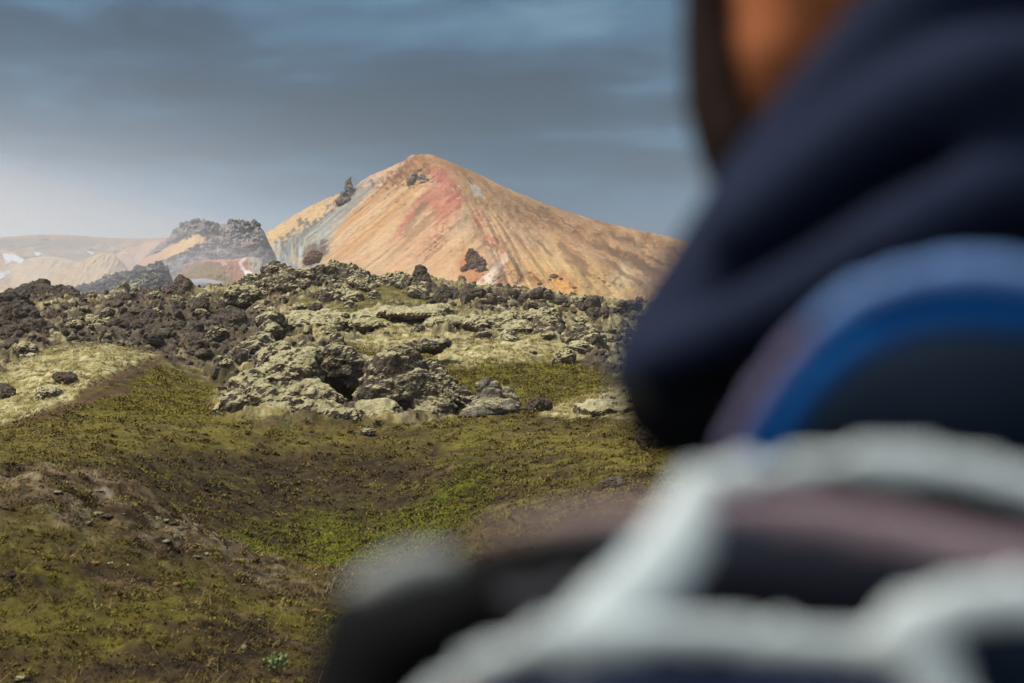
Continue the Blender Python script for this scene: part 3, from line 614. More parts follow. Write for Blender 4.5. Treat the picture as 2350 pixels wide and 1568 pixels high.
def slope_spots(k, qx, qy, fine, med):
    k = lay(k, poly_mask(qx, qy, [(240,672),(262,655),(330,636),(345,640),(300,665),(260,680)], 5) * sstep(-0.15, 0.15, fine) * 0.9, RGB(172, 170, 138))
    k = lay(k, poly_mask(qx, qy, [(160,680),(220,668),(215,680),(180,690)], 5) * 0.5, RGB(176, 130, 90))
    k = lay(k, poly_mask(qx, qy, [(395,640),(425,612),(430,630),(385,680),(360,690)], 6) * 0.8, RGB(160, 112, 88))
    return k
relief('lava_slope', MAT['hill'], [(100,700),(130,672),(160,660),(220,645),(281,622),(330,608),(365,600),(385,612),(398,645),(412,700),(440,730)], [(100,735),(440,735)],
       lin_depth(320, 520), 100, 440, 310, 130, hill_paint((88, 83, 80), [((62, 58, 56), 0.0, 0.8), ((120, 112, 98), 0.12, 0.7), ((156, 152, 118), 0.26, 0.7)], 380, slope_spots),
       jag=lambda u: perlin(u / 7.0, u * 0, seed=386) * 9, rug=lambda PX, PY, x, y, z: fbm(PX / 9 + fbm(PX / 20, PY / 20, o=2, seed=387) * 2, PY / 9, o=5, seed=385, gain=0.6) * 24, smooth=3)
# valley floor under everything, out to the horizon
vf = RNG.random(1)
xs = np.linspace(-4000, 4000, 60); ys = np.linspace(270, 4600, 62)
XX, YY = np.meshgrid(xs, ys); ZZ = -20 + fbm(XX / 400, YY / 400, o=3, seed=390) * 3 - 6 * (YY < 300)
vcol = np.tile(RGB(150, 126, 96), (XX.size, 1)); vcol = lay(vcol, sstep(-0.1, 0.2, fbm(XX.ravel() / 300, YY.ravel() / 300, o=4, seed=391)), RGB(96, 88, 70))
tag(mesh_np('valley_floor', np.stack([XX.ravel(), YY.ravel(), ZZ.ravel()], 1), grid_faces(60, 62), MAT['hill'], vcol), kind='structure')
# ================================================================== LAVA ROCKS
_ico = {}
def ico(sub):
    if sub not in _ico:
        bm = bmesh.new(); bmesh.ops.create_icosphere(bm, subdivisions=sub, radius=1.0)
        _ico[sub] = (np.array([v.co[:] for v in bm.verts], np.float32), np.array([[v.index for v in f.verts] for f in bm.faces], np.int32)); bm.free()
    return _ico[sub]
def rock_shape(seed, sub=4, squash=0.75, chunk=0.34, rough=1.0):
    """angular, pitted lava block: a ball cut by random planes, then broken up"""
    V, Fc = ico(sub); r = np.random.default_rng(seed)
    P = V.copy(); d = np.ones(len(P))
    for i in range(13):
        n = r.normal(size=3); n /= np.linalg.norm(n); h = r.uniform(0.55, 0.95)
        dn = V @ n; d = np.minimum(d, np.where(dn > 1e-3, h / np.maximum(dn, 1e-3), 9))
    d = d * 0.8 + 0.2
    o = seed * 3.7
    d = d + rough * (chunk * fbm(V[:, 0] * 1.3 + o, V[:, 1] * 1.3, V[:, 2] * 1.3, o=4, seed=seed, gain=0.55) + 0.20 * fbm(V[:, 0] * 3.4 + o, V[:, 1] * 3.4, V[:, 2] * 3.4, o=4, seed=seed + 5, mode=1, gain=0.6))
    P = V * (d * 1.22)[:, None]
    P[:, 2] *= squash
    return P, Fc
ROCKS = {}
def rock_mesh(kind, i, mat):
    key = (kind, i, mat)
    if key not in ROCKS:
        P, Fc = rock_shape(400 + i * 13 + len(kind), {'boulder': 4, 'stone': 3, 'knob': 4}[kind], {'boulder': 0.8, 'stone': 0.65, 'knob': 1.0}[kind])
        me = bpy.data.meshes.new(kind)
        me.vertices.add(len(P)); me.vertices.foreach_set('co', P.astype(np.float32).ravel())
        me.loops.add(Fc.size); me.loops.foreach_set('vertex_index', Fc.ravel())
        me.polygons.add(len(Fc)); me.polygons.foreach_set('loop_start', np.arange(0, Fc.size, 3, dtype=np.int32))
        me.polygons.foreach_set('use_smooth', np.full(len(Fc), False)); me.update(calc_edges=True)
        me.materials.append(MAT[mat]); ROCKS[key] = me
    return ROCKS[key]
def put_rock(name, label, cat, group, kind, i, mat, loc, scale, rz, tilt=(0, 0)):
    o = bpy.data.objects.new(name, rock_mesh(kind, i, mat)); C.objects.link(o)
    o.location = loc; o.scale = scale; o.rotation_euler = (tilt[0], tilt[1], rz)
    return tag(o, label, cat, group)

def outcrop(name, label, blobs, mat='lava_mossy', voxel=0.11, amp=1.0, cat='rock', seed=0, strata=0.0):
    """blobs: (px, py, distance, half width px, half height px, depth ratio, lean) -> one lumpy body of lava"""
    Vs, Fs, n = [], [], 0
    for k, b in enumerate(blobs):
        px, py, d, rx, rz, ry = b[:6]; lean = b[6] if len(b) > 6 else 0.0
        c = np.array(world(px, py, d)); s = d / F
        P, Fc = rock_shape(seed * 31 + k * 7 + 900, 3, 1.0, 0.30)
        Q = P * np.array([rx * s, rx * s * ry, rz * s]); Q[:, 0] += Q[:, 2] * lean
        Vs.append(Q + c); Fs.append(Fc + n); n += len(P)
    o = mesh_np(name, np.concatenate(Vs), np.concatenate(Fs), MAT[mat])
    m = o.modifiers.new('r', 'REMESH'); m.mode = 'VOXEL'; m.voxel_size = voxel; m.use_smooth_shade = True
    dg = bpy.context.evaluated_depsgraph_get(); ev = o.evaluated_get(dg); me = bpy.data.meshes.new_from_object(ev)
    o.modifiers.clear(); old = o.data; o.data = me; bpy.data.meshes.remove(old)
    bm = bmesh.new(); bm.from_mesh(me); bm.verts.ensure_lookup_table(); seen = set(); isl = []   # one body only
    for v in bm.verts:
        if v.index in seen: continue
        st = [v]; seen.add(v.index); c = [v]
        while st:
            for e in st.pop().link_edges:
                for w in e.verts:
                    if w.index not in seen: seen.add(w.index); st.append(w); c.append(w)
        isl.append(c)
    isl.sort(key=len); kill = [v for c in isl[:-1] for v in c]
    if kill: bmesh.ops.delete(bm, geom=kill, context='VERTS'); bm.to_mesh(me)
    bm.free()
    nv = len(me.vertices); P = np.empty(nv * 3, np.float32); me.vertices.foreach_get('co', P); P = P.reshape(-1, 3)
    Nn = np.empty(nv * 3, np.float32); me.vertices.foreach_get('normal', Nn); Nn = Nn.reshape(-1, 3)
    x, y, z = P.T
    w1, w2, wid = worley(x / 2.1, y / 2.1, z / 1.6, seed=seed + 3)
    u1, u2, uid = worley(x / 0.62, y / 0.62, z / 0.5, seed=seed + 4)
    top = sstep(0.15, 0.6, Nn[:, 2])
    dsp = 0.75 * fbm(x / 2.6, y / 2.6, z / 2.6, o=5, seed=seed, gain=0.55) + 0.30 * fbm(x / 1.1, y / 1.1, z / 1.6, o=4, seed=seed + 6, mode=1, gain=0.55) - 0.12 + 0.30 * (wid - 0.5) * sstep(0, 0.2, w2 - w1) \
        + (1 - top) * (0.16 * (uid - 0.5) * sstep(0, 0.15, u2 - u1)) + top * 0.15 * (0.5 - u1) + (1 - top) * 0.20 * perlin(x / 2.6, y / 2.6, z / 0.5, seed=seed + 11) + 0.13 * fbm(x / 0.4, y / 0.4, z / 0.4, o=3, seed=seed + 8, gain=0.6)
    if strata: dsp += strata * perlin(x / 0.8, y / 0.8, z / 0.12, seed=seed + 9) * (1 - top)
    P = P + Nn * (dsp * amp)[:, None]
    org = np.array([P[:, 0].mean(), P[:, 1].mean(), P[:, 2].min()]); P = P - org
    me.vertices.foreach_set('co', P.astype(np.float32).ravel()); me.polygons.foreach_set('use_smooth', np.full(len(me.polygons), False)); me.update()
    o.location = org
    return tag(o, label, cat)
OC = outcrop
# the two-part mossy outcrop above the gully
OC('lava_outcrop', 'long moss-quilted lava outcrop sloping down to a small cave mouth above the heath', [
    (600,905,80,75,42,1.2,0.6),(660,870,84,70,48,1.2,0.5),(700,920,80,60,42,1.0,-0.5),(560,930,79,50,32,1.0,0.5),(620,850,86,30,52,1.0,0.4),(690,838,88,24,44,1.0),(655,900,80,34,44,1.0,0.3),(745,955,77,62,26,0.9,-0.7),(650,945,78,70,30,0.9),(800,962,76,26,20,1,-0.8),(640,828,88,50,28,1.2)], 'lava_mossy', seed=1)
OC('lava_outcrop', 'lava crag with a sharp bare tip and red-brown face beside the quilted outcrop', [
    (772,806,88,17,40,1.0),(756,830,88,18,34,1.0),(770,840,88,42,34,1.1,-0.3),(800,850,87,36,42,1.0,-0.7),(815,890,84,24,38,1.0,-0.3),(800,930,81,26,36,1.0,-0.3),(740,820,90,30,22,1.1)], 'lava_some', seed=2)
OC('lava_outcrop', 'broad humped lava outcrop with rusty patches and moss-capped right-hand steps', [
    (905,876,84,62,62,1.0),(892,850,84,30,40,1.0),(925,842,85,26,36,1.0),(935,850,86,44,34,1.0,-0.4),(880,915,82,48,44,1.0,0.4),(960,915,83,56,50,1.0,-0.4),(1010,880,86,36,40,1.0,-0.5),(1045,915,85,36,42,1.0,-0.6),(990,945,82,40,26,1.0)], 'lava_some', seed=3)
OC('lava_outcrop', 'pale two-headed lava stump standing apart below the green hollow', [
    (1108,888,82,16,18,1.0),(1132,893,82,15,15,1.0),(1122,915,82,30,26,1.0),(1130,938,81,46,22,1.0),(1160,918,83,22,22,1.0,-0.4),(1090,950,80,34,14,1.0,0.6)], 'lava_pale', voxel=0.08, amp=0.55, seed=4, strata=0.1)
OC('lava_hummock', 'small lava knob with a moss cap in front of the sharp-tipped crag', [(714,885,82,16,18,1.0),(716,905,82,20,22,1.0),(740,925,81,34,24,1.0,-0.5)], 'lava_mossy', voxel=0.08, amp=0.6, seed=5)
OC('moss_hummock', 'pale moss hummock at the foot of the rusty humped outcrop', [(870,945,79,44,22,1.0),(975,948,79,24,16,1.0),(910,958,78,40,14,1.0)], 'lava_full', amp=0.5, seed=6)
# overhanging row under the ridge
OC('lava_ledge', 'moss-roofed lava ledge with a dark overhang, widest of the row above the green hollow', [(1105,755,118,46,24,1.2),(1155,758,118,50,34,1.1),(1200,770,117,36,28,1.0)], 'lava_mossy', voxel=0.14, amp=1.1, seed=7)
OC('lava_ledge', 'bulging dark lava block hanging over a shadowed hollow in the ledge row', [(1262,768,116,40,34,1.0),(1240,745,120,44,26,1.2),(1300,775,116,30,28,1.0,-0.4)], 'lava_some', voxel=0.14, amp=1.1, seed=8)
OC('lava_ledge', 'moss-topped lava block ending the ledge row in a steep drop', [(1340,790,113,36,32,1.0),(1368,815,111,26,42,1.0),(1310,770,118,44,22,1.2)], 'lava_some', voxel=0.14, amp=1.1, seed=9)
OC('lava_boulder', 'brown lava boulder at the foot of the steep drop ending the ledge row', [(1362,840,106,16,22,1.0,-0.4),(1375,860,104,14,14,1.0)], 'lava_bare', amp=0.7, seed=10)
OC('moss_ridge', 'low pale moss ridge lying across the slope below the ledge row', [(960,725,128,70,18,1.0),(890,722,130,48,18,1.0),(1020,745,124,44,16,1.0)], 'lava_full', voxel=0.15, amp=0.9, seed=11)
OC('moss_ridge', 'pale moss ridge with dark rock showing along its lower side, above the sharp-tipped crag', [(720,745,126,70,20,1.1,0.6),(790,738,127,64,16,1.1),(845,748,124,34,14,1.0),(680,765,121,42,20,1.0)], 'lava_mossy', voxel=0.15, amp=1.0, seed=12)
OC('lava_hummock', 'rounded mossy lava head on a dark base, at the edge of the rubble slope', [(620,742,122,26,20,1.0),(622,768,121,24,26,1.0)], 'lava_mossy', voxel=0.13, amp=0.8, seed=13)
OC('lava_outcrop', 'dark and mossy crag crowning the ridge left of the slender chimney', [(640,650,176,38,30,1.1),(600,668,172,40,32,1.1,0.3),(680,662,172,44,36,1.1),(730,650,178,50,30,1.1),(780,648,180,50,34,1.1,-0.3),(830,665,176,46,30,1.1,-0.4),(700,700,162,60,30,1.0)], 'lava_some', voxel=0.2, amp=1.7, seed=14)
OC('lava_outcrop', 'mossy rock step above the scree bowl on the ridge', [(740,700,152,44,22,1.1),(560,690,160,40,26,1.0),(610,705,150,36,24,1.0)], 'lava_mossy', voxel=0.18, amp=1.4, seed=15)
OC('lava_chimney', 'slender black lava chimney standing up from the ridge crest', [(964,628,176,13,18,1.0),(966,648,176,17,20,1.0),(960,664,175,26,14,1.0),(985,668,175,22,12,1.0)], 'lava_bare', voxel=0.15, amp=0.9, seed=16)
OC('lava_outcrop', 'low dark crag on the ridge crest beside the slender chimney', [(900,648,180,36,18,1.0),(925,655,178,30,16,1.0),(885,660,176,30,16,1.0)], 'lava_some', voxel=0.18, amp=1.3, seed=17)
OC('lava_outcrop', 'jagged dark crag at the hazy end of the ridge, shaped like a low pyramid', [(88,668,270,30,20,1.0,0.2),(70,685,268,44,22,1.0),(120,682,268,44,20,1.0,-0.3),(100,705,264,80,20,1.0)], 'lava_bare', voxel=0.3, amp=2.0, seed=18)
OC('lava_outcrop', 'massive dark lava head rising behind the mossy mound', [(30,718,128,34,36,1.0),(15,755,126,50,44,1.0),(45,785,122,56,34,1.0)], 'lava_bare', voxel=0.15, amp=1.2, seed=19)
OC('lava_outcrop', 'leaning dark lava block propped against the massive lava head', [(82,745,124,30,42,1.0,-0.5),(98,768,122,28,32,1.0,-0.5)], 'lava_bare', voxel=0.14, amp=1.0, seed=20)
OC('lava_outcrop', 'fluted pale-grey lava stump on the skyline of the rubble slope', [(280,682,188,18,26,1.0),(268,695,186,26,24,1.0),(300,672,192,14,14,1.0)], 'lava_pale', voxel=0.18, amp=0.9, seed=21, strata=0.2)
OC('lava_outcrop', 'dark craggy lump with moss lying along its top, behind the rubble slope', [(205,690,200,24,20,1.0),(160,705,190,60,16,1.0),(120,715,180,50,18,1.0)], 'lava_some', voxel=0.18, amp=1.3, seed=22)
OC('lava_outcrop', 'moss-topped dark block jutting out in the middle of the rubble slope', [(440,705,165,32,18,1.0),(470,700,168,28,22,1.0),(420,715,160,30,14,1.0)], 'lava_some', voxel=0.18, amp=1.3, seed=23)
OC('lava_outcrop', 'cluster of moss pillows over brown rock at the edge of the mossy mound', [(20,812,108,34,22,1.0),(60,820,105,30,26,1.0),(85,835,103,26,18,1.0),(5,840,104,30,20,1.0)], 'lava_mossy', voxel=0.12, amp=0.9, seed=24)
OC('lava_outcrop', 'brown lava slab with an orange fresh break in the rubble slope', [(345,735,150,26,22,1.0),(315,745,148,22,18,1.0)], 'lava_bare', voxel=0.16, amp=1.0, seed=25)
OC('lava_outcrop', 'grey rock fin leaning out of the rubble beside the orange-broken slab', [(425,780,132,26,22,1.0,0.6),(445,800,128,24,18,1.0)], 'lava_bare', voxel=0.14, amp=1.0, seed=26)
OC('moss_ledge', 'grey-green mossy rock ledge beside the dark-jacketed hiker', [(1360,912,82,22,12,1.0),(1400,905,84,36,18,1.0,0.5),(1440,925,80,50,26,1.0),(1390,940,78,60,16,1.0)], 'lava_mossy', voxel=0.1, amp=0.6, seed=27)
OC('lava_outcrop', 'dark broken rock bank at the foot of the mossy rock ledge', [(1500,1010,60,28,26,1.0),(1480,985,64,22,18,1.0),(1520,1045,56,30,20,1.0)], 'lava_bare', voxel=0.08, amp=0.5, seed=28)

OC('lava_outcrop', 'jagged dark crag on the ridge crest just right of the slender chimney', [(1020,678,182,34,20,1.0),(1055,682,180,34,24,1.0),(1095,690,178,32,20,1.0)], 'lava_bare', voxel=0.2, amp=1.6, seed=60)
OC('lava_outcrop', 'toothed dark crag in the middle of the ridge crest, below the rusty brown crag', [(1135,690,180,26,22,1.0),(1170,684,181,16,26,1.0),(1200,698,178,34,22,1.0),(1240,700,177,22,24,1.0)], 'lava_some', voxel=0.2, amp=1.6, seed=61)
OC('lava_outcrop', 'long dark crag closing the ridge crest below the orange mound', [(1290,716,174,34,20,1.0),(1340,722,172,36,20,1.0),(1390,728,170,34,20,1.0),(1440,732,168,34,22,1.0)], 'lava_bare', voxel=0.2, amp=1.5, seed=62)
OC('lava_outcrop', 'dark broken crag below the ridge crest, half hidden by the hiker', [(1420,760,150,34,36,1.0),(1450,790,140,34,30,1.0),(1410,790,142,24,20,1.0)], 'lava_some', voxel=0.17, amp=1.3, seed=63)
OC('lava_outcrop', 'steep brown crag in the rubble slope above the quilted outcrop', [(520,745,140,34,32,1.0,0.3),(555,770,134,32,28,1.0),(500,785,130,30,22,1.0)], 'lava_bare', voxel=0.15, amp=1.3, seed=64)
OC('lava_outcrop', 'low brown crag in the middle of the rubble slope, below the orange-broken slab', [(385,765,138,36,20,1.0),(350,780,134,30,16,1.0)], 'lava_bare', voxel=0.15, amp=1.2, seed=65)
OC('lava_outcrop', 'dark crag where the rubble slope meets the mossy mound', [(210,752,134,44,20,1.0),(260,760,130,34,18,1.0),(165,745,138,30,18,1.0)], 'lava_some', voxel=0.15, amp=1.2, seed=66)
OC('lava_outcrop', 'ragged dark crag behind the quilted outcrop, at the foot of the rubble slope', [(565,815,112,34,26,1.0),(600,795,114,30,26,1.0),(540,840,106,26,20,1.0)], 'lava_some', voxel=0.13, amp=1.1, seed=67)
OC('lava_outcrop', 'low moss-crusted crag behind the rusty humped outcrop', [(985,795,104,40,18,1.0,0.5),(1015,780,107,34,18,1.0,0.5),(950,812,101,30,14,1.0)], 'lava_some', voxel=0.12, amp=0.9, seed=68)
# single boulders
def at_ground(px, py, d0=12.0):
    d = hit(px, py, d0) or 100.0
    x = (px - CX) / F * d
    return x, d, float(ground_z(x, d)[0])
def boulder(label, px, py, wpx, mat, i, d0=12.0, name='boulder', kind='boulder', hz=0.8, cat='rock', group=None):
    x, y, z = at_ground(px, py, d0); r = wpx / F * y * 0.5
    return put_rock(name, label, cat, group, kind, i, mat, (x, y + r * 0.5, z + r * hz * 0.45), (r, r, r * hz), i * 1.3)
boulder('grey oval boulder resting on the pale mossy mound', 146, 880, 44, 'lava_bare', 1, 60, hz=0.85)
boulder('round brown boulder beside the two-headed lava stump', 1237, 945, 46, 'lava_bare', 2, 60, hz=1.0)
boulder('flat dark boulder on the heath slope beside the hiker', 1405, 1120, 52, 'lava_bare', 3, 30, hz=0.7)
boulder('small blue-grey stone at the lip of the bright green hollow', 608, 1290, 24, 'lava_bare', 4, 36, name='stone', cat='stone', hz=0.9)
boulder('small rough boulder among the yellow grass in front of the rusty humped outcrop', 845, 1000, 30, 'lava_some', 5, 60)
boulder('dark mossy boulder half sunk in the lower edge of the mossy mound', 105, 912, 46, 'lava_mossy', 6, 60)
boulder('dark pitted boulder at the end of the mossy mound beside the path', 10, 915, 44, 'lava_bare', 7, 60, hz=1.0)
boulder('small reddish stone on the slope above the bright green hollow', 1330, 1130, 14, 'lava_bare', 8, 30, name='stone', cat='stone')
boulder('stone tucked between heath cushions on the knoll shoulder', 200, 1205, 16, 'lava_pale', 9, 15, name='stone', cat='stone')
boulder('pale angular stone on the knoll shoulder beside the gully edge', 412, 1217, 14, 'lava_pale', 10, 15, name='stone', cat='stone')

# boulders strewn over the lava field
AREAS = [
 ('brown boulder in the rubble slope behind the mossy mound', 'boulders of the rubble slope', [(120,735),(560,690),(600,790),(540,850),(400,800),(140,780)], 85, ('lava_bare', 'lava_bare', 'lava_some')),
 ('dark block along the ridge crest below the coloured mountain', 'blocks along the ridge crest', [(860,640),(1000,674),(1200,678),(1460,712),(1500,745),(1250,712),(1000,700)], 85, ('lava_bare', 'lava_bare', 'lava_some')),
 ('lava boulder on the slope below the ridge crag', 'mossy boulders below the ridge crag', [(520,670),(860,640),(880,760),(640,780),(560,740)], 55, ('lava_some', 'lava_mossy')),
 ('lava lump on the hazy slope behind the massive lava head', 'lumps on the hazy slope', [(-60,700),(480,660),(420,720),(120,730),(-60,760)], 40, ('lava_some', 'lava_bare')),
 ('lava boulder between the ledge row and the rusty humped outcrop', 'boulders around the mossy hollows', [(860,770),(1080,745),(1420,740),(1480,880),(1390,850),(1060,790),(960,830)], 30, ('lava_mossy', 'lava_some')),
]
rg = np.random.default_rng(77)
def in_poly(px, py, poly): return poly_mask(np.array([px], float), np.array([py], float), poly, 0.01)[0] > 0.5
for ai, (label, group, poly, n, mats) in enumerate(AREAS):
    xs_ = [p[0] for p in poly]; ys_ = [p[1] for p in poly]; k = 0; tries = 0
    while k < n and tries < n * 60:
        tries += 1
        px, py = rg.uniform(min(xs_), max(xs_)), rg.uniform(min(ys_), max(ys_))
        if not in_poly(px, py, poly): continue
        d = hit(px, py, 70)
        if d is None: continue
        w = float(np.clip(rg.lognormal(math.log(18), 0.45), 9, 46)); r = w / F * d * 0.5
        x = (px - CX) / F * d; z = float(ground_z(x, d)[0])
        hz = rg.uniform(0.6, 1.3); mt_ = mats[int(rg.integers(0, len(mats)))]
        lb_ = ('small ' if w < 14 else 'large ' if w > 22 else '') + ('squat ' if hz < 0.85 else 'upright ' if hz > 1.1 else 'blocky ') + {'lava_bare': 'bare ', 'lava_some': 'moss-flecked ', 'lava_mossy': 'moss-covered '}[mt_] + label
        put_rock('lava_boulder', lb_, 'rock', group, 'boulder' if rg.random() < 0.7 else 'knob', int(rg.integers(0, 9)), mt_,
                 (x, d, z + r * hz * 0.12), (r * rg.uniform(0.85, 1.2), r * rg.uniform(0.85, 1.2), r * hz), rg.uniform(0, 6.28), (rg.uniform(-0.5, 0.5), rg.uniform(-0.5, 0.5)))
        k += 1
# broken crags over the hazy dark hill
k = 0
while k < 64:
    if k < 26: px = rg.uniform(402, 606); py = float(np.interp(px, [398,410,424,470,505,544,580,600,610], [536,526,514,508,512,509,512,519,533])) + rg.uniform(-1, 6)
    else: px, py = rg.uniform(400, 608), rg.uniform(515, 590)
    if in_poly(px, py, [(300,620),(318,596),(358,580),(415,546),(441,536),(458,534),(480,546),(472,562),(447,570),(410,590),(344,620)]): continue
    okh, loc, nrm, _, ob, _ = S.ray_cast(bpy.context.evaluated_depsgraph_get(), world(px, py, 330.0), world(px, py, 1.0).normalized())
    if not okh or ob.name != 'dark_lava_hill': 
        k += 1; continue
    r = rg.uniform(3.0, 7.5) / F * loc.y; hz = rg.uniform(0.7, 1.5)
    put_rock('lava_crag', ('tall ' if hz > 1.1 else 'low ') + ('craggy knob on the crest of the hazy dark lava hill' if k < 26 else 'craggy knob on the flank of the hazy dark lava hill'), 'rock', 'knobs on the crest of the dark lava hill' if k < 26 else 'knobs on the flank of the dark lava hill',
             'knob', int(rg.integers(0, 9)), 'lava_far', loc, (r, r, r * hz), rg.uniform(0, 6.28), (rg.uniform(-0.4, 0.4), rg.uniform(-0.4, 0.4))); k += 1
k = 0
while k < 46:
    px, py = rg.uniform(130, 400), rg.uniform(606, 690); k += 1
    okh, loc, nrm, _, ob, _ = S.ray_cast(bpy.context.evaluated_depsgraph_get(), world(px, py, 292.0), world(px, py, 1.0).normalized())
    if not okh or ob.name != 'lava_slope': continue
    r = rg.uniform(3.0, 9.0) / F * loc.y; hz = rg.uniform(0.6, 1.3)
    put_rock('lava_crag', ('tall ' if hz > 1.0 else 'low ') + 'dark knob on the misty lava slope below the dark hill', 'rock', 'knobs on the misty lava slope', 'knob', int(rg.integers(0, 9)), 'lava_far' if k % 3 else 'lava_some', loc, (r, r, r * hz), rg.uniform(0, 6.28), (rg.uniform(-0.4, 0.4), rg.uniform(-0.4, 0.4)))
# loose lava rubble nobody could count
V0, F0 = ico(1); rs = []
for i in range(14):
    rr = np.random.default_rng(i); rs.append(V0 * (0.75 + 0.5 * rr.random((len(V0), 1))) * rr.uniform(0.6, 1.2, (1, 3)))
cnt = 5200
aa = rg.uniform(-0.42, 0.48, cnt * 5); bb = np.exp(rg.uniform(math.log(85), math.log(206), cnt * 5)) - 8
ii = np.clip(np.searchsorted(av, aa), 0, NU - 1); jj = np.clip(np.searchsorted(bv, np.log(bb + 8)), 0, NV - 1)
lv = lava.reshape(NV, NU)[jj, ii]; mk = mo.reshape(NV, NU)[jj, ii]
ok = np.nonzero((lv > 0.6) & (mk < 0.5))[0][:cnt]
xx = aa[ok] * (bb[ok] + 8); yy = bb[ok]; zz = ground_z(xx, yy); rr_ = np.clip(rg.lognormal(math.log(0.17), 0.5, len(ok)), 0.07, 0.6)
Vr = np.concatenate([rs[i % 14] * r + (x, y, z + r * 0.3) for i, (x, y, z, r) in enumerate(zip(xx, yy, zz, rr_))])
Fr = np.concatenate([F0 + i * len(V0) for i in range(len(ok))])
tag(mesh_np('lava_rubble', Vr, Fr, MAT['lava_bare'], smooth=False), 'loose dark lava rubble strewn between the larger blocks', 'rubble', kind='stuff')

# crags standing on the mountain
def crag(name, label, blobs, mat, voxel, amp, seed):
    return OC(name, label, blobs, mat, voxel=voxel, amp=amp, cat='rock', seed=seed)
crag('rock_pinnacle', 'tall grey rock pinnacle on the left shoulder of the coloured mountain', [(800,420,1404,5,12,1.0,0.15),(802,436,1404,7,14,1.0),(806,448,1402,9,8,1.0)], 'pinnacle', 0.9, 3.0, 40)
crag('rock_pinnacle', 'low broken grey spire below the tall pinnacle on the mountain shoulder', [(787,452,1400,7,9,1.0,0.3),(782,462,1396,9,8,1.0),(795,458,1396,9,6,1.0)], 'pinnacle', 0.9, 3.0, 41)
crag('rock_crag', 'rusty brown crag standing out of the tan foot of the mountain', [(1086,592,1158,14,17,0.8),(1100,606,1150,15,14,0.8),(1080,620,1145,18,16,0.8),(1104,626,1138,12,12,0.8)], 'rusty_crag', 1.0, 3.6, 42)
crag('rock_crag', 'small rusty rock lying below the rusty brown crag', [(1061,640,1120,8,6,1.0),(1052,646,1116,4,4,1.0)], 'rusty_crag', 0.9, 1.5, 43)
crag('rock_crag', 'dark grey crag under the summit, nearer the pinnacle', [(945,416,1340,8,15,0.9,0.2),(952,408,1344,6,9,0.9)], 'pinnacle', 0.9, 3.0, 44)
crag('rock_crag', 'green-grey crag under the summit beside the red scree', [(970,415,1338,9,13,0.9),(980,421,1336,9,8,0.9)], 'pinnacle', 0.9, 3.0, 45)
crag('rock_crag', 'brown crag in the blue-grey cliff at the left foot of the mountain', [(735,572,1266,14,14,0.7),(722,590,1250,15,12,0.7),(708,600,1245,10,9,0.7)], 'rusty_crag', 1.0, 3.4, 46)
for i, (px, py, w) in enumerate([(1273,634,9),(1238,652,6),(1246,664,7),(1262,642,4),(1288,640,5),(1318,660,5),(1230,668,5)]):
    crag('rock_crag', 'small dark rock on the orange mound at the foot of the mountain', [(px, py, 1085 + (700 - py) * 0.5, w, w * 0.5, 1.0)], 'rusty_crag', 0.7, 1.0, 47 + i)['group'] = 'dark rocks on the orange mound'

# snow patches on the far hills
m_snow, b_ = new_mat('old_snow'); b_.inputs['Base Color'].default_value = (0.82, 0.85, 0.88, 1); b_.inputs['Roughness'].default_value = 0.6
BPY_DG = bpy.context.evaluated_depsgraph_get
def drape(name, label, poly, mat, cat, lift=1.5, res=1.0, dmin=300.0):
    """a patch lying on whatever hillside the outline falls on"""
    dg = BPY_DG(); xs_ = np.arange(min(p[0] for p in poly) - 2, max(p[0] for p in poly) + 2, res); ys_ = np.arange(min(p[1] for p in poly) - 2, max(p[1] for p in poly) + 2, res * 0.7)
    PX, PY = np.meshgrid(xs_, ys_); q = fbm(PX / 5, PY / 5, o=3, seed=500) * 3
    inside = poly_mask((PX + q).ravel(), (PY + q).ravel(), poly, 0.01).reshape(PX.shape) > 0.5
    V, idx = [], -np.ones(PX.shape, int)
    for j in range(PX.shape[0]):
        for i in range(PX.shape[1]):
            if not inside[j, i]: continue
            dr = world(PX[j, i], PY[j, i], 1.0).normalized()
            okh, loc, nrm, _, ob, _ = S.ray_cast(dg, dr * dmin, dr)
            if okh: idx[j, i] = len(V); V.append(tuple(loc - dr * lift))
    Fq = [(idx[j, i], idx[j, i + 1], idx[j + 1, i + 1], idx[j + 1, i]) for j in range(PX.shape[0] - 1) for i in range(PX.shape[1] - 1) if min(idx[j, i], idx[j, i + 1], idx[j + 1, i + 1], idx[j + 1, i]) >= 0]
    if not Fq: return None
    o = mesh_np(name, V, Fq, mat); 
    md = o.modifiers.new('thick', 'SOLIDIFY'); md.thickness = lift; md.offset = 0
    return tag(o, label, cat)
drape('snow_patch', 'broad white snow patch between the sand hills', [(5,582),(30,583),(58,596),(50,606),(30,600),(14,608)], m_snow, 'snow')
drape('snow_patch', 'white snow patch low between the sand hills, below the broad one', [(-10,636),(0,628),(22,620),(26,626),(8,640),(-10,648)], m_snow, 'snow')
drape('snow_patch', 'small two-armed snow patch on the dark far plateau', [(78,579),(98,580),(90,588),(84,590)], m_snow, 'snow')
drape('snow_patch', 'thin slanting snow streak on the far plateau', [(191,570),(199,573),(218,584),(212,586)], m_snow, 'snow', res=0.7)
drape('snow_patch', 'tiny snow fleck on the far plateau beside the pink ridge', [(272,571),(282,572),(278,575)], m_snow, 'snow', res=0.6)

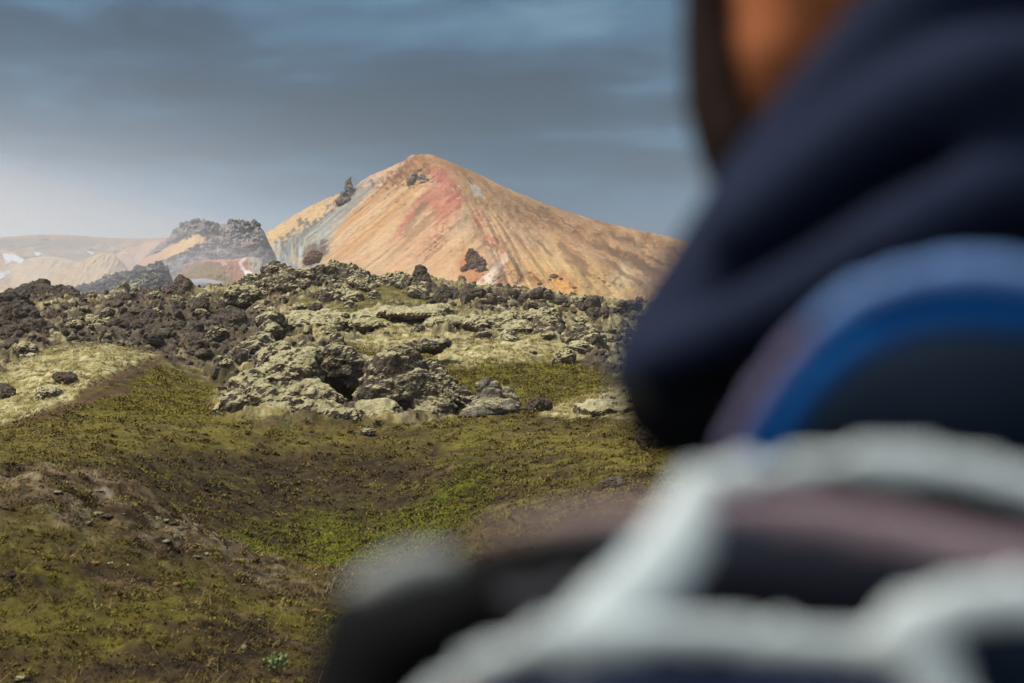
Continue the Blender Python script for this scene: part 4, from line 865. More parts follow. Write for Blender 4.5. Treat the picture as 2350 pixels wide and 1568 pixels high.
# hikers on the summit and the shoulder
def hiker(label, px, d, jacket, seed, py_hint, group=None):
    dr = world(px, py_hint, 1.0).normalized()
    okh, loc, *_ = S.ray_cast(BPY_DG(), Vector((loc0 := world(px, 0, d))) , Vector((0, 0, -1)))
    bm = bmesh.new(); r = random.Random(seed)
    def tube(a, b, ra, rb, n=6):
        a, b = Vector(a), Vector(b); q = (b - a).to_track_quat('Z', 'Y'); rings = []
        for p, rad in ((a, ra), (b, rb)): rings.append([bm.verts.new(p + q @ Vector((rad * math.cos(t * 6.283 / n), rad * math.sin(t * 6.283 / n), 0))) for t in range(n)])
        for i in range(n): bm.faces.new((rings[0][i], rings[0][(i + 1) % n], rings[1][(i + 1) % n], rings[1][i]))
        bm.faces.new(rings[0][::-1]); bm.faces.new(rings[1])
    for s in (-1, 1):
        tube((0.13 * s, 0, -0.1), (0.10 * s, 0, 0.85), 0.09, 0.12); tube((0.27 * s, 0.05, 0.8), (0.22 * s, 0, 1.4), 0.06, 0.08)
    tube((0, 0, 0.82), (0, 0, 1.15), 0.20, 0.22); tube((0, 0, 1.15), (0, 0, 1.5), 0.22, 0.17); tube((0, 0, 1.5), (0, 0, 1.56), 0.07, 0.07)
    bmesh.ops.create_icosphere(bm, subdivisions=1, radius=0.13, matrix=__import__('mathutils').Matrix.Translation((0, 0, 1.66)))
    tube((0, -0.16, 1.0), (0, -0.18, 1.5), 0.15, 0.13)
    me = bpy.data.meshes.new('person'); bm.to_mesh(me); bm.free(); me.materials.append(flat_mat('hiker_clothes', jacket))
    o = bpy.data.objects.new('person', me); C.objects.link(o); o.location = loc if okh else loc0; o.rotation_euler = (0, 0, r.uniform(0, 6)); o.scale = (1.15,) * 3
    return tag(o, label, 'person', group)
hiker('distant hiker standing alone at the left end of the summit group', 951, 1403, (52, 50, 56), 1, 354)
for i, (px, c) in enumerate([(957.5, (44, 48, 66)), (959.5, (60, 44, 44))]):
    hiker('distant hiker in dark clothes standing close to another in the middle of the summit group', px, 1403, c, 2 + i, 354, 'pair of hikers on the summit')
for i, (px, c) in enumerate([(963.5, (40, 44, 60)), (967.5, (56, 56, 60))]):
    hiker('distant hiker in dark clothes near the right end of the summit group', px, 1404, c, 5 + i, 354, 'hikers at the end of the summit group')
hiker('distant hiker walking the mountain shoulder below the rock pinnacle', 764, 1420, (60, 54, 52), 8, 445)
# ================================================================== HEATH PLANTS
def blades(name, n, place, hgt, wid, nb, colf, label, cat, lean=0.6, seed=0, mat=None):
    """tufts of small upright leaves as one mesh"""
    r = np.random.default_rng(seed); x, y, z, sel = place(n, r); n = len(x)
    T = n * nb
    bx = np.repeat(x, nb) + r.normal(0, 0.5, T) * np.repeat(hgt(sel, r), nb); by = np.repeat(y, nb) + r.normal(0, 0.5, T) * np.repeat(hgt(sel, r), nb)
    bz = ground_z(bx, by) - 0.01
    h = np.repeat(hgt(sel, r), nb) * r.uniform(0.5, 1.2, T); a = r.uniform(0, 6.283, T); w = wid(by) * r.uniform(0.6, 1.4, T)
    ln = r.uniform(0.3, lean * 2.2, T) * h; la = r.uniform(0, 6.283, T)
    V = np.empty((T, 3, 3), np.float32)
    V[:, 0] = np.stack([bx - np.cos(a) * w, by - np.sin(a) * w, bz], 1); V[:, 1] = np.stack([bx + np.cos(a) * w, by + np.sin(a) * w, bz], 1)
    V[:, 2] = np.stack([bx + np.cos(la) * ln, by + np.sin(la) * ln, bz + h], 1)
    c = np.repeat(colf(sel, r), nb, 0) * r.uniform(0.75, 1.25, (T, 1)); c = np.repeat(c, 3, 0)
    o = mesh_np(name, V.reshape(-1, 3), np.arange(T * 3).reshape(-1, 3), mat or MAT['leaf'], c, smooth=False)
    return tag(o, label, cat, kind='stuff')
m, b = new_mat('leaf'); at = N('ShaderNodeVertexColor', layer_name='Col'); L(at.outputs[0], b.inputs['Base Color']); MAT['leaf'] = m
HG, colg = heath.reshape(NV, NU), col.reshape(NV, NU, 3)
def placer(y0, y1, a0=-0.42, a1=0.46, need=0.5, power=1.0, mask=None):
    Hm = HG if mask is None else mask.reshape(NV, NU)
    def f(n, r):
        nn_ = n * (2 if mask is None else 8); yy = np.exp(math.log(y0 + 8) + (math.log(y1 + 8) - math.log(y0 + 8)) * r.random(nn_) ** power) - 8; aa = r.uniform(a0, a1, nn_)
        i = np.clip(np.searchsorted(av, aa), 0, NU - 1); j = np.clip(np.searchsorted(bv, np.log(yy + 8)), 0, NV - 1)
        k = np.nonzero(Hm[j, i] > need)[0][:n]
        x = aa[k] * (yy[k] + 8); return x, yy[k], ground_z(x, yy[k]), colg[j[k], i[k]]
    return f
def tint(*opts):
    o = [RGB(*t) for t in opts]
    def f(sel, r):
        c = np.array([o[i] for i in r.integers(0, len(o), len(sel))]); return c * 0.55 + sel * 1.05
    return f
blades('heath_plants', 43000, placer(3, 34, power=0.8), lambda s, r: r.uniform(0.025, 0.075, len(s)), lambda y: 0.007 + y * 0.0002, 7,
       tint((92, 82, 36), (78, 62, 40), (112, 104, 42), (64, 50, 32), (112, 98, 62)), 'low brown and olive heath plants covering the knoll', 'heath', 1.0, 1)
blades('heath_plants', 26000, placer(34, 84), lambda s, r: r.uniform(0.05, 0.13, len(s)), lambda y: 0.012 + y * 0.00028, 4,
       tint((98, 88, 38), (80, 66, 40), (116, 108, 46), (66, 54, 34)), 'low olive heath plants covering the slopes around the green hollow', 'heath', 1.0, 2)
blades('dry_grass', 3200, placer(4, 40), lambda s, r: r.uniform(0.12, 0.26, len(s)), lambda y: 0.0025 + y * 0.00012, 5,
       lambda s, r: np.tile(RGB(160, 138, 88), (len(s), 1)), 'thin dry straw-coloured grass stems scattered through the heath', 'grass', 0.8, 3)
def green_place(n, r):
    yy = r.uniform(38, 72, n * 6); aa = r.uniform(-0.25, 0.02, n * 6)
    i = np.clip(np.searchsorted(av, aa), 0, NU - 1); j = np.clip(np.searchsorted(bv, np.log(yy + 8)), 0, NV - 1)
    k = np.nonzero(gully.reshape(NV, NU)[j, i] > 0.3)[0][:n]; x = aa[k] * (yy[k] + 8); return x, yy[k], None, colg[j[k], i[k]]
blades('green_grass', 5000, green_place, lambda s, r: r.uniform(0.05, 0.12, len(s)), lambda y: 0.012 + y * 0.00025, 4,
       tint((104, 112, 26), (84, 92, 24), (122, 124, 44)), 'bright green moss and grass on the floor of the hollow', 'grass', 1.0, 4)
# cushions of moss, crowberry and thyme: clumps of small leaves
def clumps(name, n, place, rad, per, cols, lw, label, seed, var=(0.7, 1.35)):
    r = np.random.default_rng(seed); x, y, z, sel = place(n, r); n = len(x); T = n * per
    R = np.repeat(rad(r, n), per); t = r.uniform(0, 6.283, T); q = np.sqrt(r.random(T)); st_ = np.repeat(r.uniform(0.7, 1.7, n), per); an = np.repeat(r.uniform(0, 3.14, n), per)
    dx, dy = R * q * np.cos(t) * st_, R * q * np.sin(t)
    bx = np.repeat(x, per) + dx * np.cos(an) - dy * np.sin(an); by = np.repeat(y, per) + dx * np.sin(an) + dy * np.cos(an)
    bz = ground_z(bx, by) + R * 0.45 * (1 - q * q) * r.uniform(0.5, 1.1, T)
    l = lw * r.uniform(0.6, 1.5, T) * (0.6 + 0.03 * by); a = r.uniform(0, 6.283, T); up_ = r.uniform(0.15, 1.1, T)
    d = np.stack([np.cos(a), np.sin(a), up_], 1) * l[:, None]; w = np.stack([-np.sin(a), np.cos(a), r.normal(0, 0.4, T)], 1) * (l * 0.38)[:, None]
    c0 = np.stack([bx, by, bz], 1); V = np.stack([c0 - w, c0 + w, c0 + d], 1)
    cc = np.array([RGB(*cols[i]) for i in r.integers(0, len(cols), n)]) * 0.75 + sel * 0.55
    cc = np.repeat(cc, per, 0) * r.uniform(*var, (T, 1)); cc = np.repeat(cc, 3, 0)
    return tag(mesh_np(name, V.reshape(-1, 3), np.arange(T * 3).reshape(-1, 3), MAT['leaf'], cc, smooth=False), label, 'heath', kind='stuff')
PAL = [(108, 100, 40), (88, 70, 42), (130, 122, 46), (64, 52, 34), (128, 110, 72), (98, 92, 38)]
clumps('heath_clumps', 4600, placer(2.5, 34, power=0.8), lambda r, n: np.clip(r.lognormal(math.log(0.13), 0.5, n), 0.05, 0.42), 38, PAL, 0.028, 'rounded leafy clumps of moss and crowberry on the knoll', 31)
clumps('heath_clumps', 3900, placer(34, 84), lambda r, n: np.clip(r.lognormal(math.log(0.26), 0.5, n), 0.1, 0.8), 34, PAL, 0.034, 'rounded leafy clumps of moss and heath on the slopes around the hollow', 32)
clumps('heath_clumps', 2600, placer(80, 135, mask=np.maximum(green_s, lowm) * (1 - path)), lambda r, n: np.clip(r.lognormal(math.log(0.30), 0.45, n), 0.12, 0.8), 22, [(126, 116, 50), (108, 94, 48), (146, 134, 64), (92, 76, 44)], 0.026, 'leafy clumps of olive moss on the green hollows below the lava', 33, (0.85, 1.25))
clumps('moss_tufts', 1700, placer(66, 150, mask=mossall), lambda r, n: np.clip(r.lognormal(math.log(0.26), 0.4, n), 0.1, 0.6), 20, [(170, 158, 112), (160, 148, 100), (140, 128, 80)], 0.024, 'pale woolly moss tufts on the mounds among the lava', 34, (0.85, 1.15))
# leafy willow sprigs
def leaf_plant(name, label, px, py, h, n, rgb, cat, seed, d0=12.0, group=None):
    x, y, z = at_ground(px, py, d0); r = np.random.default_rng(seed); V, Fq = [], []
    for i in range(n):
        t = r.uniform(0, 6.283); rad = h * 0.55 * math.sqrt(r.random()); c = np.array([rad * math.cos(t), rad * math.sin(t), h * (0.15 + 0.8 * r.random() * (1 - 0.5 * rad / h))])
        a = r.normal(size=3); a[2] = abs(a[2]) + 0.3; a /= np.linalg.norm(a); s = np.cross(a, r.normal(size=3)); s /= np.linalg.norm(s); ll = h * r.uniform(0.13, 0.24); w = ll * 0.32
        k = len(V); V += [c, c + a * ll * 0.5 + s * w, c + a * ll, c + a * ll * 0.5 - s * w]; Fq.append((k, k + 1, k + 2, k + 3))
    o = empty(name, (x, y, z))
    lf = mesh_np('leaves', np.array(V), Fq, flat_mat('willow_leaf', rgb, 0.7), parent=o, smooth=False); tag(lf, kind='stuff')
    SV, SF = [], []
    for i in range(5):
        t = i * 1.3; k = len(SV); e = np.array([math.cos(t) * h * 0.4, math.sin(t) * h * 0.4, h * 0.7])
        for p, rr in ((np.array([0, 0, -0.02]), 0.006), (e, 0.003)):
            for q in range(4): SV.append(p + np.array([math.cos(q * 1.571) * rr, math.sin(q * 1.571) * rr, 0]))
        SF += [(k + q, k + (q + 1) % 4, k + 4 + (q + 1) % 4, k + 4 + q) for q in range(4)]
    mesh_np('stems', np.array(SV), SF, flat_mat('twig', (92, 72, 50)), parent=o)
    return tag(o, label, cat, group)
leaf_plant('willow_shrub', 'pale green willow sprig in the heath beside the hiker', 632, 1545, 0.26, 150, (138, 150, 100), 'shrub', 1)
leaf_plant('willow_shrub', 'yellow-green creeping willow patch on the face of the knoll', 440, 1350, 0.14, 70, (142, 150, 40), 'shrub', 2)
leaf_plant('willow_shrub', 'grey-green willow bush at the edge of the heath below the path', 660, 985, 0.5, 60, (132, 150, 104), 'shrub', 3, 60)
# ochre and pale stones on the knoll
for i, (px, py, w, mt, lb) in enumerate([
    (218,1298,16,'orange','orange clod of earth on the knoll below the crest'), (405,1345,17,'orange','orange stone beside the yellow-green creeping willow'),
    (364,1345,8,'orange','tiny orange pebble near the orange stone on the knoll'), (350,1530,10,'orange','orange-brown pebble low on the knoll'),
    (722,1405,14,'orange','orange stone in the heath beside the black sleeve'), (595,1425,9,'lava_pale','pale grey pebble in the heath beside the black sleeve'),
    (395,1404,8,'lava_pale','pale pebble in the middle of the knoll'), (345,1404,6,'lava_pale','tiny pale pebble in the middle of the knoll'),
    (560,1490,18,'lava_pale','flat pale stone low on the knoll'), (20,1325,22,'lava_bare','dark stone among green cushions on the knoll'),
    (45,1565,24,'lava_pale','grey stone among dry grass at the bottom of the knoll')]):
    if mt == 'orange' and 'orange' not in MAT: MAT['orange'] = flat_mat('ochre_stone', (150, 114, 76), 0.95, 0.8, 9.0, 0.4)
    boulder(lb, px, py, w, mt, i % 9, 10, name='stone', kind='stone', cat='stone', hz=0.7)
rk = np.random.default_rng(5)
for i in range(22):
    px = rk.uniform(0, 560); py = float(np.interp(px, [0,200,330,430,500,580], [1112,1116,1168,1218,1268,1316])) + rk.uniform(4, 60)
    boulder(('small ' if i % 2 else 'larger ') + 'grey-brown stone bedded in the shoulder of the knoll', px, py, rk.uniform(7, 12) if i % 2 else rk.uniform(13, 22), ('lava_pale', 'lava_bare', 'lava_some')[i % 3], i % 9, 14, name='stone', kind='stone', cat='stone', hz=0.6, group='stones bedded in the knoll')
# thrift flowers
mp_, ms_ = flat_mat('thrift_petals', (226, 196, 200), 0.8), flat_mat('flower_stem', (94, 100, 50), 0.8)
for i, (px, py) in enumerate([(250,1312),(258,1311),(294,1318),(1008 * 0.72, 1335),(1192,1393),(868,1105),(862,1110),(878,1125),(850,1118)]):
    x, y, z = at_ground(px, py, 12)
    o = empty('thrift_flower', (x, y, z)); h = 0.11
    SV = [((math.cos(q * 1.571)) * 0.003, (math.sin(q * 1.571)) * 0.003, zz) for zz in (0, h) for q in range(4)]
    mesh_np('stem', SV, [(q, (q + 1) % 4, 4 + (q + 1) % 4, 4 + q) for q in range(4)], ms_, parent=o)
    P, Fc = ico(1); hd = mesh_np('flower_head', P * np.array([0.017, 0.017, 0.012]) * (1 + 0.2 * RNG.random((len(P), 1))) * (1.0 if y < 40 else 1.6) + np.array([0, 0, h]), Fc, mp_, parent=o)
    tag(o, 'pink thrift flower head on a thin stem in the heath' if y < 40 else 'pale flower head on the dark slope above the green hollow', 'flower', 'thrift flowers on the knoll' if y < 40 else 'flowers on the dark slope')
# ================================================================== HIKER WITH BACKPACK
def sweep_body(name, chains, mat, voxel=0.006, smooth=6, parent=None, noise=0.0):
    """chains of (x, y, z, r[, sx, sy, sz]) grown into one continuous skin"""
    V0, F0 = ico(2); Vs, Fs, n = [], [], 0
    for ch in chains:
        pts = []
        for a, b in zip(ch[:-1], ch[1:]) if len(ch) > 1 else [(ch[0], ch[0])]:
            a = np.array(list(a) + [1, 1, 1][:max(0, 7 - len(a))], float) if len(a) < 7 else np.array(a, float); b = np.array(list(b) + [1, 1, 1], float)[:7] if len(b) < 7 else np.array(b, float)
            k = max(1, int(np.linalg.norm(a[:3] - b[:3]) / (0.4 * min(a[3], b[3])))) if len(ch) > 1 else 1
            pts += [a + (b - a) * i / k for i in range(k)]
        l_ = ch[-1]; pts.append(np.array(list(l_) + [1, 1, 1], float)[:7])
        for p in pts:
            Vs.append(V0 * p[3] * p[4:7] + p[:3]); Fs.append(F0 + n); n += len(V0)
    o = mesh_np(name, np.concatenate(Vs), np.concatenate(Fs), mat, parent=parent)
    m = o.modifiers.new('r', 'REMESH'); m.mode = 'VOXEL'; m.voxel_size = voxel; m.use_smooth_shade = True
    if smooth: s = o.modifiers.new('s', 'SMOOTH'); s.factor = 0.5; s.iterations = smooth
    me = bpy.data.meshes.new_from_object(o.evaluated_get(BPY_DG())); o.modifiers.clear(); old = o.data; o.data = me; bpy.data.meshes.remove(old); me.name = name
    return o
def Q(px, py, d, rpx, *s):
    p = world(px, py, d); return (p.x, p.y, p.z, rpx * d / F, *s)
skin = flat_mat('skin', (196, 116, 72), 0.55, 0.9, 30, 0.12); beard_m = flat_mat('beard_hair', (46, 32, 25), 0.8, 0.9, 60, 0.4)
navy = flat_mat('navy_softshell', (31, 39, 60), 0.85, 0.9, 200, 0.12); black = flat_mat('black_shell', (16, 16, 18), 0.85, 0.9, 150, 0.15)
trs = flat_mat('trousers', (58, 56, 54), 0.9, 0.9, 90, 0.15); boot = flat_mat('boots', (52, 42, 34), 0.8, 0.9, 60, 0.2)
GZ = float(ground_z(0.25, 1.0)[0])
X0 = 0.235
def hand(x, y, z, s):
    ch = [[(x, y, z, 0.036, 0.9, 1.2, 0.6), (x - 0.01 * s, y + 0.05, z, 0.036, 1.0, 1.1, 0.55)]]
    for k, ln in enumerate((0.062, 0.072, 0.068, 0.052)):
        fx = x - 0.01 * s + (-0.030 + 0.020 * k) * 1.0
        ch.append([(fx, y + 0.075, z, 0.0095), (fx, y + 0.075 + ln * 0.55, z - 0.012, 0.009), (fx, y + 0.075 + ln * 0.7, z - 0.045, 0.008)])
    ch.append([(x + 0.030 * s, y + 0.0, z, 0.011), (x + 0.052 * s, y + 0.035, z - 0.012, 0.010), (x + 0.050 * s, y + 0.065, z - 0.022, 0.009)])
    return ch
LH, RH = (-0.03, 1.20, -0.42), (0.50, 1.20, -0.42)
body_chains = [
    [Q(1890,-170,0.90,330,1.05,0.82,1.15)], [Q(1800,40,0.89,190,1.1,0.9,1.0)], [Q(1760,120,0.885,150), Q(1705,250,0.885,100), Q(1700,290,0.885,80)],
    [Q(1640,-150,0.90,60), Q(1590,-130,0.905,46)],                                      # nose
    [Q(1990,-60,0.83,46,0.9,0.5,1.2)],                                                 # ear
    [Q(1930,160,0.90,190), Q(1960,500,0.93,210)],
    [(X0, 0.99, -0.17, 0.075, 1.3, 0.8, 1), (X0, 0.99, -0.30, 0.115, 1.3, 0.75, 1), (X0, 0.98, -0.50, 0.11, 1.2, 0.8, 1), (X0, 0.98, -0.66, 0.14, 1.2, 0.9, 0.9)],
    [(X0 - 0.18, 0.95, -0.26, 0.055), (X0 - 0.265, 0.92, -0.44, 0.046), (LH[0] + 0.0, 1.13, -0.42, 0.032), (LH[0], 1.17, -0.42, 0.028)],
    [(X0 + 0.18, 0.95, -0.26, 0.055), (X0 + 0.265, 0.92, -0.44, 0.046), (RH[0], 1.13, -0.42, 0.032), (RH[0], 1.17, -0.42, 0.028)],
    [(X0 - 0.09, 0.98, -0.68, 0.09), (X0 - 0.10, 1.00, -1.08, 0.058), (X0 - 0.10, 0.98, GZ + 0.09, 0.042), (X0 - 0.10, 1.10, GZ + 0.045, 0.04)],
    [(X0 + 0.09, 0.98, -0.68, 0.09), (X0 + 0.10, 1.00, -1.08, 0.058), (X0 + 0.10, 0.98, GZ + 0.09, 0.042), (X0 + 0.10, 1.10, GZ + 0.045, 0.04)],
] + hand(*LH, 1) + hand(*RH, -1)
person = sweep_body('person', body_chains, skin, 0.0078, 3)
tag(person, 'bearded hiker in a navy hooded jacket turned towards the mountain, back to the viewer', 'person')
sweep_body('beard', [[Q(1618,-60,0.862,60), Q(1612,120,0.862,58), Q(1622,240,0.864,58), Q(1650,350,0.866,58), Q(1680,430,0.87,50)], [Q(1640,60,0.856,38), Q(1660,200,0.854,46), Q(1684,310,0.852,52), Q(1720,390,0.855,50)]], beard_m, 0.005, 14, person)
sweep_body('hair', [[Q(1930,-330,0.90,330,1.05,0.86,0.9)], [Q(2080,-120,0.90,220,0.9,0.95,1.0)], [Q(2050,40,0.86,110), Q(1990,20,0.845,50)]], beard_m, 0.008, 4, person)
jacket = sweep_body('jacket', [
    [(X0, 0.96, -0.20, 0.10, 1.5, 1, 1), (X0, 0.97, -0.32, 0.145, 1.4, 0.95, 1), (X0, 0.98, -0.50, 0.14, 1.3, 0.95, 1), (X0, 0.98, -0.70, 0.155, 1.2, 0.9, 1)],
    [(X0, 0.95, -0.05, 0.09), (X0, 0.95, -0.2, 0.12)],
    [(X0 - 0.15, 0.93, -0.25, 0.08), (X0, 0.93, -0.18, 0.08), (X0 + 0.15, 0.93, -0.25, 0.08)]], black, 0.008, 6, person)
for s, H in ((-1, LH), (1, RH)):
    sweep_body('sleeve', [[(X0 + s * 0.18, 0.93, -0.265, 0.09), (X0 + s * 0.262, 0.90, -0.44, 0.078), (X0 + s * 0.27, 0.98, -0.47, 0.07), (H[0], 1.14, -0.425, 0.046)]], black, 0.008, 6, jacket)
sweep_body('hood', [
    [Q(1655,470,0.80,62), Q(1760,360,0.79,80), Q(1880,230,0.78,95), Q(2000,100,0.77,105), Q(2130,-20,0.76,120), Q(2330,-90,0.78,150), Q(2560,20,0.82,170)],
    [Q(1515,855,0.80,136), Q(1580,760,0.80,155), Q(1690,620,0.80,170), Q(1900,450,0.80,230), Q(2150,290,0.80,300), Q(2400,330,0.82,320)],
    [Q(1620,860,0.82,100), Q(1800,840,0.82,150), Q(2050,780,0.82,210), Q(2350,720,0.82,240)],
    [Q(1500,825,0.755,74), Q(1660,755,0.735,84), Q(1850,660,0.715,92), Q(2050,540,0.69,98), Q(2250,440,0.70,100), Q(2450,400,0.72,100)],
    [Q(1700,520,0.75,90), Q(1860,390,0.735,110), Q(2030,260,0.72,120), Q(2250,170,0.71,130), Q(2480,180,0.74,140)],
], navy, 0.006, 28, jacket)
sweep_body('hood_shaded_fold', [[Q(1505,915,0.785,112), Q(1620,940,0.79,130), Q(1760,920,0.79,130), Q(1950,900,0.79,130)], [Q(1540,975,0.79,95), Q(1590,1020,0.80,72), Q(1750,1050,0.80,100)]], black, 0.006, 20, jacket)  # shade under the hood's fold, built as a black piece of cloth
trous = sweep_body('trousers', [[(X0 + s * 0.09, 0.98, -0.70, 0.115), (X0 + s * 0.10, 1.0, -1.08, 0.08), (X0 + s * 0.10, 0.985, GZ + 0.14, 0.066)] for s in (-1, 1)] + [[(X0 - 0.06, 0.98, -0.70, 0.14), (X0 + 0.06, 0.98, -0.70, 0.14)]], trs, 0.013, 4, person)
for s in (-1, 1):
    sweep_body('boot', [[(X0 + s * 0.10, 0.985, GZ + 0.20, 0.062), (X0 + s * 0.10, 0.985, GZ + 0.055, 0.062), (X0 + s * 0.10, 1.13, GZ + 0.045, 0.056, 1, 1, 0.85)]], boot, 0.007, 4, person)

pack = empty('backpack', (X0, 0.70, -0.65)); PB = Vector(pack.location)
tag(pack, 'dark backpack with pale grey webbing loops and a blue arched lid on the hiker', 'backpack')
pale = flat_mat('pale_grey_webbing', (234, 244, 241), 0.75, 0.9, 120, 0.08); mauve = flat_mat('mauve_grey_webbing', (164, 142, 146), 0.8, 0.9, 120, 0.1)
blue = flat_mat('blue_nylon', (0, 92, 166), 0.6, 0.9, 90, 0.1); lilac = flat_mat('sheen_blue_piping', (122, 158, 214), 0.6, 0.9, 60, 0.15)
dnavy = flat_mat('dark_navy_nylon', (15, 30, 46), 0.75, 0.9, 120, 0.15); meshm = flat_mat('dark_mesh', (33, 35, 46), 0.9, 0.9, 300, 0.3)
def pp(name, chains, mat, voxel=0.005, smooth=5):
    o = sweep_body(name, chains, mat, voxel, smooth); o.parent = pack; o.matrix_parent_inverse.translation = -PB; return o
main = pp('pack_body', [[(X0 + a, 0.70, z, 0.10, 1.0, 0.9, 1.0) for a in np.linspace(-0.13, 0.13, 6)] for z in np.linspace(-0.62, -0.165, 8)], dnavy, 0.009, 8)
lid = pp('lid', [[Q(2000,960,0.665,230,1.1,0.55,0.9), Q(2280,920,0.665,290,1.1,0.55,0.9), Q(2600,960,0.665,230,1.1,0.55,0.9)]], dnavy, 0.007, 8)
pp('lid_panel', [[Q(1735,1055,0.605,42), Q(1800,945,0.60,46), Q(1878,850,0.595,48), Q(1970,777,0.59,50), Q(2090,728,0.59,52), Q(2230,710,0.59,54), Q(2400,725,0.59,52), Q(2560,790,0.59,50)]], blue)
pp('dull_piping', [[Q(1650,1080,0.605,26), Q(1708,955,0.60,29), Q(1778,850,0.595,31), Q(1872,742,0.59,32)]], flat_mat('lavender_dull_piping', (136, 128, 160), 0.7, 0.9, 60, 0.1))  # lower run of the same piping, left without the sheen
pp('sheen_piping', [[Q(1860,752,0.59,32), Q(1970,675,0.585,36), Q(2090,634,0.585,40), Q(2230,618,0.585,42), Q(2400,634,0.585,40), Q(2560,700,0.585,38)]], lilac)  # sheen on the piping put into a lighter blue colour
pp('webbing_loop', [[Q(1600,1118,0.575,52,1,0.28,1), Q(1700,1088,0.57,54,1,0.28,1), Q(1850,1066,0.565,52,1,0.28,1), Q(2000,1058,0.56,54,1,0.28,1), Q(2150,1068,0.56,56,1,0.28,1), Q(2350,1112,0.56,56,1,0.28,1), Q(2600,1190,0.56,56,1,0.28,1)]], pale)
pp('webbing_strap', [[Q(1650,1172,0.55,44,1,0.28,1), Q(1760,1176,0.55,56,1,0.28,1), Q(1900,1192,0.55,64,1,0.28,1), Q(2100,1228,0.55,70,1,0.28,1), Q(2350,1296,0.55,76,1,0.28,1), Q(2600,1370,0.55,76,1,0.28,1)]], mauve)
pp('webbing_loop', [[Q(1600,1115,0.57,64,1,0.28,1), Q(1575,1215,0.565,92,1,0.28,1), Q(1505,1320,0.56,104,1,0.28,1), Q(1400,1420,0.555,108,1,0.28,1), Q(1320,1480,0.555,84,1,0.28,1)]], pale)
pp('mesh_panel', [[Q(1700,1340,0.60,130,1.2,0.4,0.9), Q(1900,1350,0.60,130,1.2,0.4,0.9), Q(2150,1360,0.60,130,1.2,0.4,0.9)]], meshm)
pp('webbing_loop', [[Q(925,1690,0.55,50,1,0.28,1), Q(1000,1605,0.55,52,1,0.28,1), Q(1105,1525,0.545,54,1,0.28,1), Q(1250,1470,0.54,60,1,0.28,1), Q(1450,1455,0.54,60,1,0.28,1), Q(1650,1455,0.54,58,1,0.28,1), Q(1850,1478,0.54,56,1,0.28,1), Q(2000,1488,0.54,60,1,0.28,1)]], pale)
pp('webbing_loop', [[Q(2000,1488,0.54,66,1,0.28,1), Q(2090,1430,0.535,82,1,0.28,1), Q(2210,1385,0.53,80,1,0.28,1), Q(2350,1372,0.53,70,1,0.28,1), Q(2480,1400,0.53,66,1,0.28,1)], [Q(2110,1460,0.535,90,1,0.28,1), Q(2150,1560,0.535,84,1,0.28,1), Q(2210,1660,0.535,70,1,0.28,1)]], pale)
pp('lower_pocket', [[Q(1150,1720,0.575,150,1,0.6,1), Q(1600,1690,0.575,170,1,0.6,1), Q(2100,1700,0.575,160,1,0.6,1)]], flat_mat('navy_pocket', (38, 46, 72), 0.8, 0.9, 120, 0.15), 0.007, 8)
pp('shoulder_pad', [[Q(1360,1300,0.68,86), Q(1180,1340,0.68,100), Q(1020,1415,0.69,125), Q(865,1475,0.70,145), Q(838,1600,0.70,150), Q(838,1800,0.74,150)]], black, 0.006, 8)
pp('strap_adjuster', [[Q(820,1352,0.60,40,1,0.5,1), Q(910,1308,0.58,48,1,0.5,1), Q(1025,1278,0.58,44,1,0.5,1)]], flat_mat('grey_plastic', (176, 180, 174), 0.6, 0.9, 60, 0.1))
pp('load_strap', [[Q(1120,1225,0.59,30,1,0.6,1), Q(1290,1195,0.585,44,1,0.6,1), Q(1480,1185,0.58,50,1,0.6,1), Q(1600,1180,0.58,46,1,0.6,1)]], flat_mat('taupe_webbing', (162, 140, 134), 0.8, 0.9, 120, 0.1))
pp('shoulder_highlight', [[Q(1180,1375,0.60,50,1,0.5,0.8), Q(1290,1365,0.60,56,1,0.5,0.8), Q(1400,1350,0.60,50,1,0.5,0.8)]], flat_mat('highlight_grey', (92, 90, 94), 0.8, 0.9, 120, 0.1))  # highlight on the black shoulder, built as a lighter grey piece
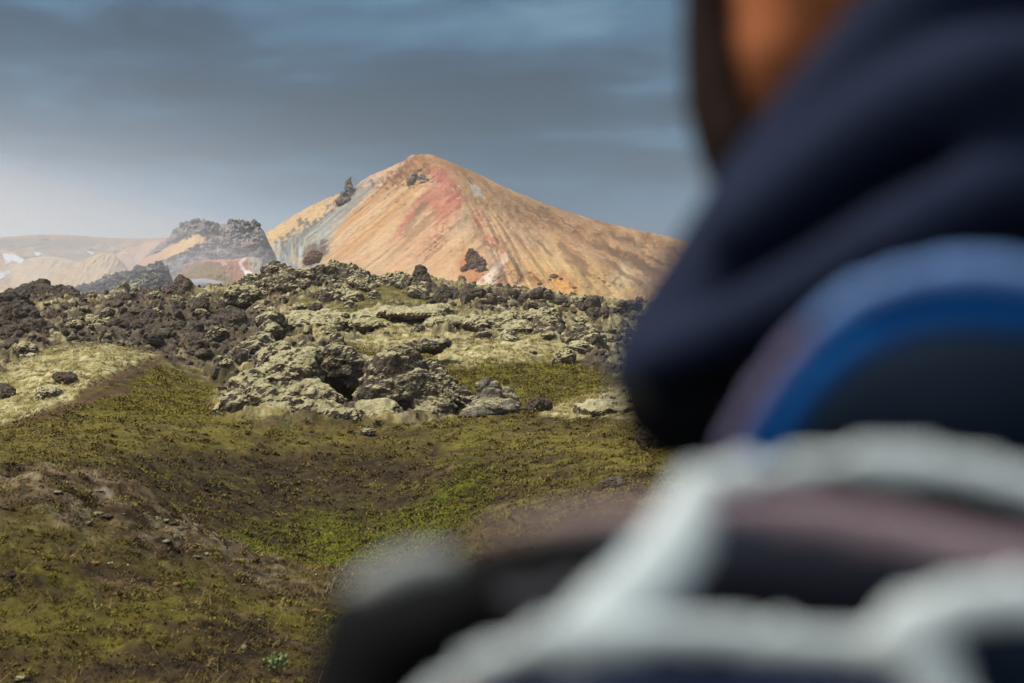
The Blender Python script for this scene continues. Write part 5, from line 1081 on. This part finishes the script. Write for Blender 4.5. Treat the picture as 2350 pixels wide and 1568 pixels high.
# ================================================================== HAZE
mv = bpy.data.materials.new('thin_haze'); mv.use_nodes = True; nt = mv.node_tree; nt.nodes.clear()
pv = N('ShaderNodeVolumePrincipled'); vo = N('ShaderNodeOutputMaterial'); L(pv.outputs[0], vo.inputs['Volume'])
pv.inputs['Color'].default_value = (0.84, 0.92, 1.0, 1); pv.inputs['Density'].default_value = HAZE; pv.inputs['Anisotropy'].default_value = 0.0
hb = bmesh.new(); bmesh.ops.create_cube(hb, size=1.0)
hme = bpy.data.meshes.new('haze'); hb.to_mesh(hme); hb.free(); hme.materials.append(mv)
haze = bpy.data.objects.new('haze', hme); C.objects.link(haze)
haze.scale = (8400, 5300, 325); haze.location = (0, 2100, 285 - 162.5)
tag(haze, kind='stuff')

def fog(name, label, px, py, d, rx, ry, rz, dens, seed, tint=(0.96, 0.97, 1.0)):
    mv = bpy.data.materials.new(name); mv.use_nodes = True
    global nt
    nt = mv.node_tree; nt.nodes.clear(); pv = N('ShaderNodeVolumePrincipled'); vo = N('ShaderNodeOutputMaterial'); L(pv.outputs[0], vo.inputs['Volume'])
    pv.inputs['Color'].default_value = (*tint, 1); pv.inputs['Density'].default_value = dens; pv.inputs['Anisotropy'].default_value = 0.0
    P, Fc = ico(3); P = P * (1 + 0.35 * fbm(P[:, 0] * 1.7 + seed, P[:, 1] * 1.7, P[:, 2] * 1.7, o=3, seed=seed))[:, None] * np.array([rx, ry, rz])
    c = world(px, py, d); o = mesh_np(name, P, Fc, mv); o.location = c
    return tag(o, label, 'mist' if name == 'mist' else 'steam', kind='stuff')
fog('mist', 'pale mist lying over the hills left of the mountain', 280, 650, 560, 66, 330, 32, 2.0e-3, 3)
fog('mist', 'pale mist lying over the far sand hills', -60, 590, 1700, 230, 450, 110, 4e-4, 8)
for i, (px, py, rx, rz) in enumerate([(425,662,4,2.6),(437,656,5,2.4),(450,650,5,2.0),(466,648,4,1.8),(486,650,4,1.4),(585,655,4,3.0),(583,645,2.6,3.0)]):
    fog('steam_plume', 'thin white steam rising at the foot of the red hill' if i < 5 else 'white steam puff in the notch beside the red hill', px, py, 440, rx, 4, rz * 0.7, 0.16, 20 + i)
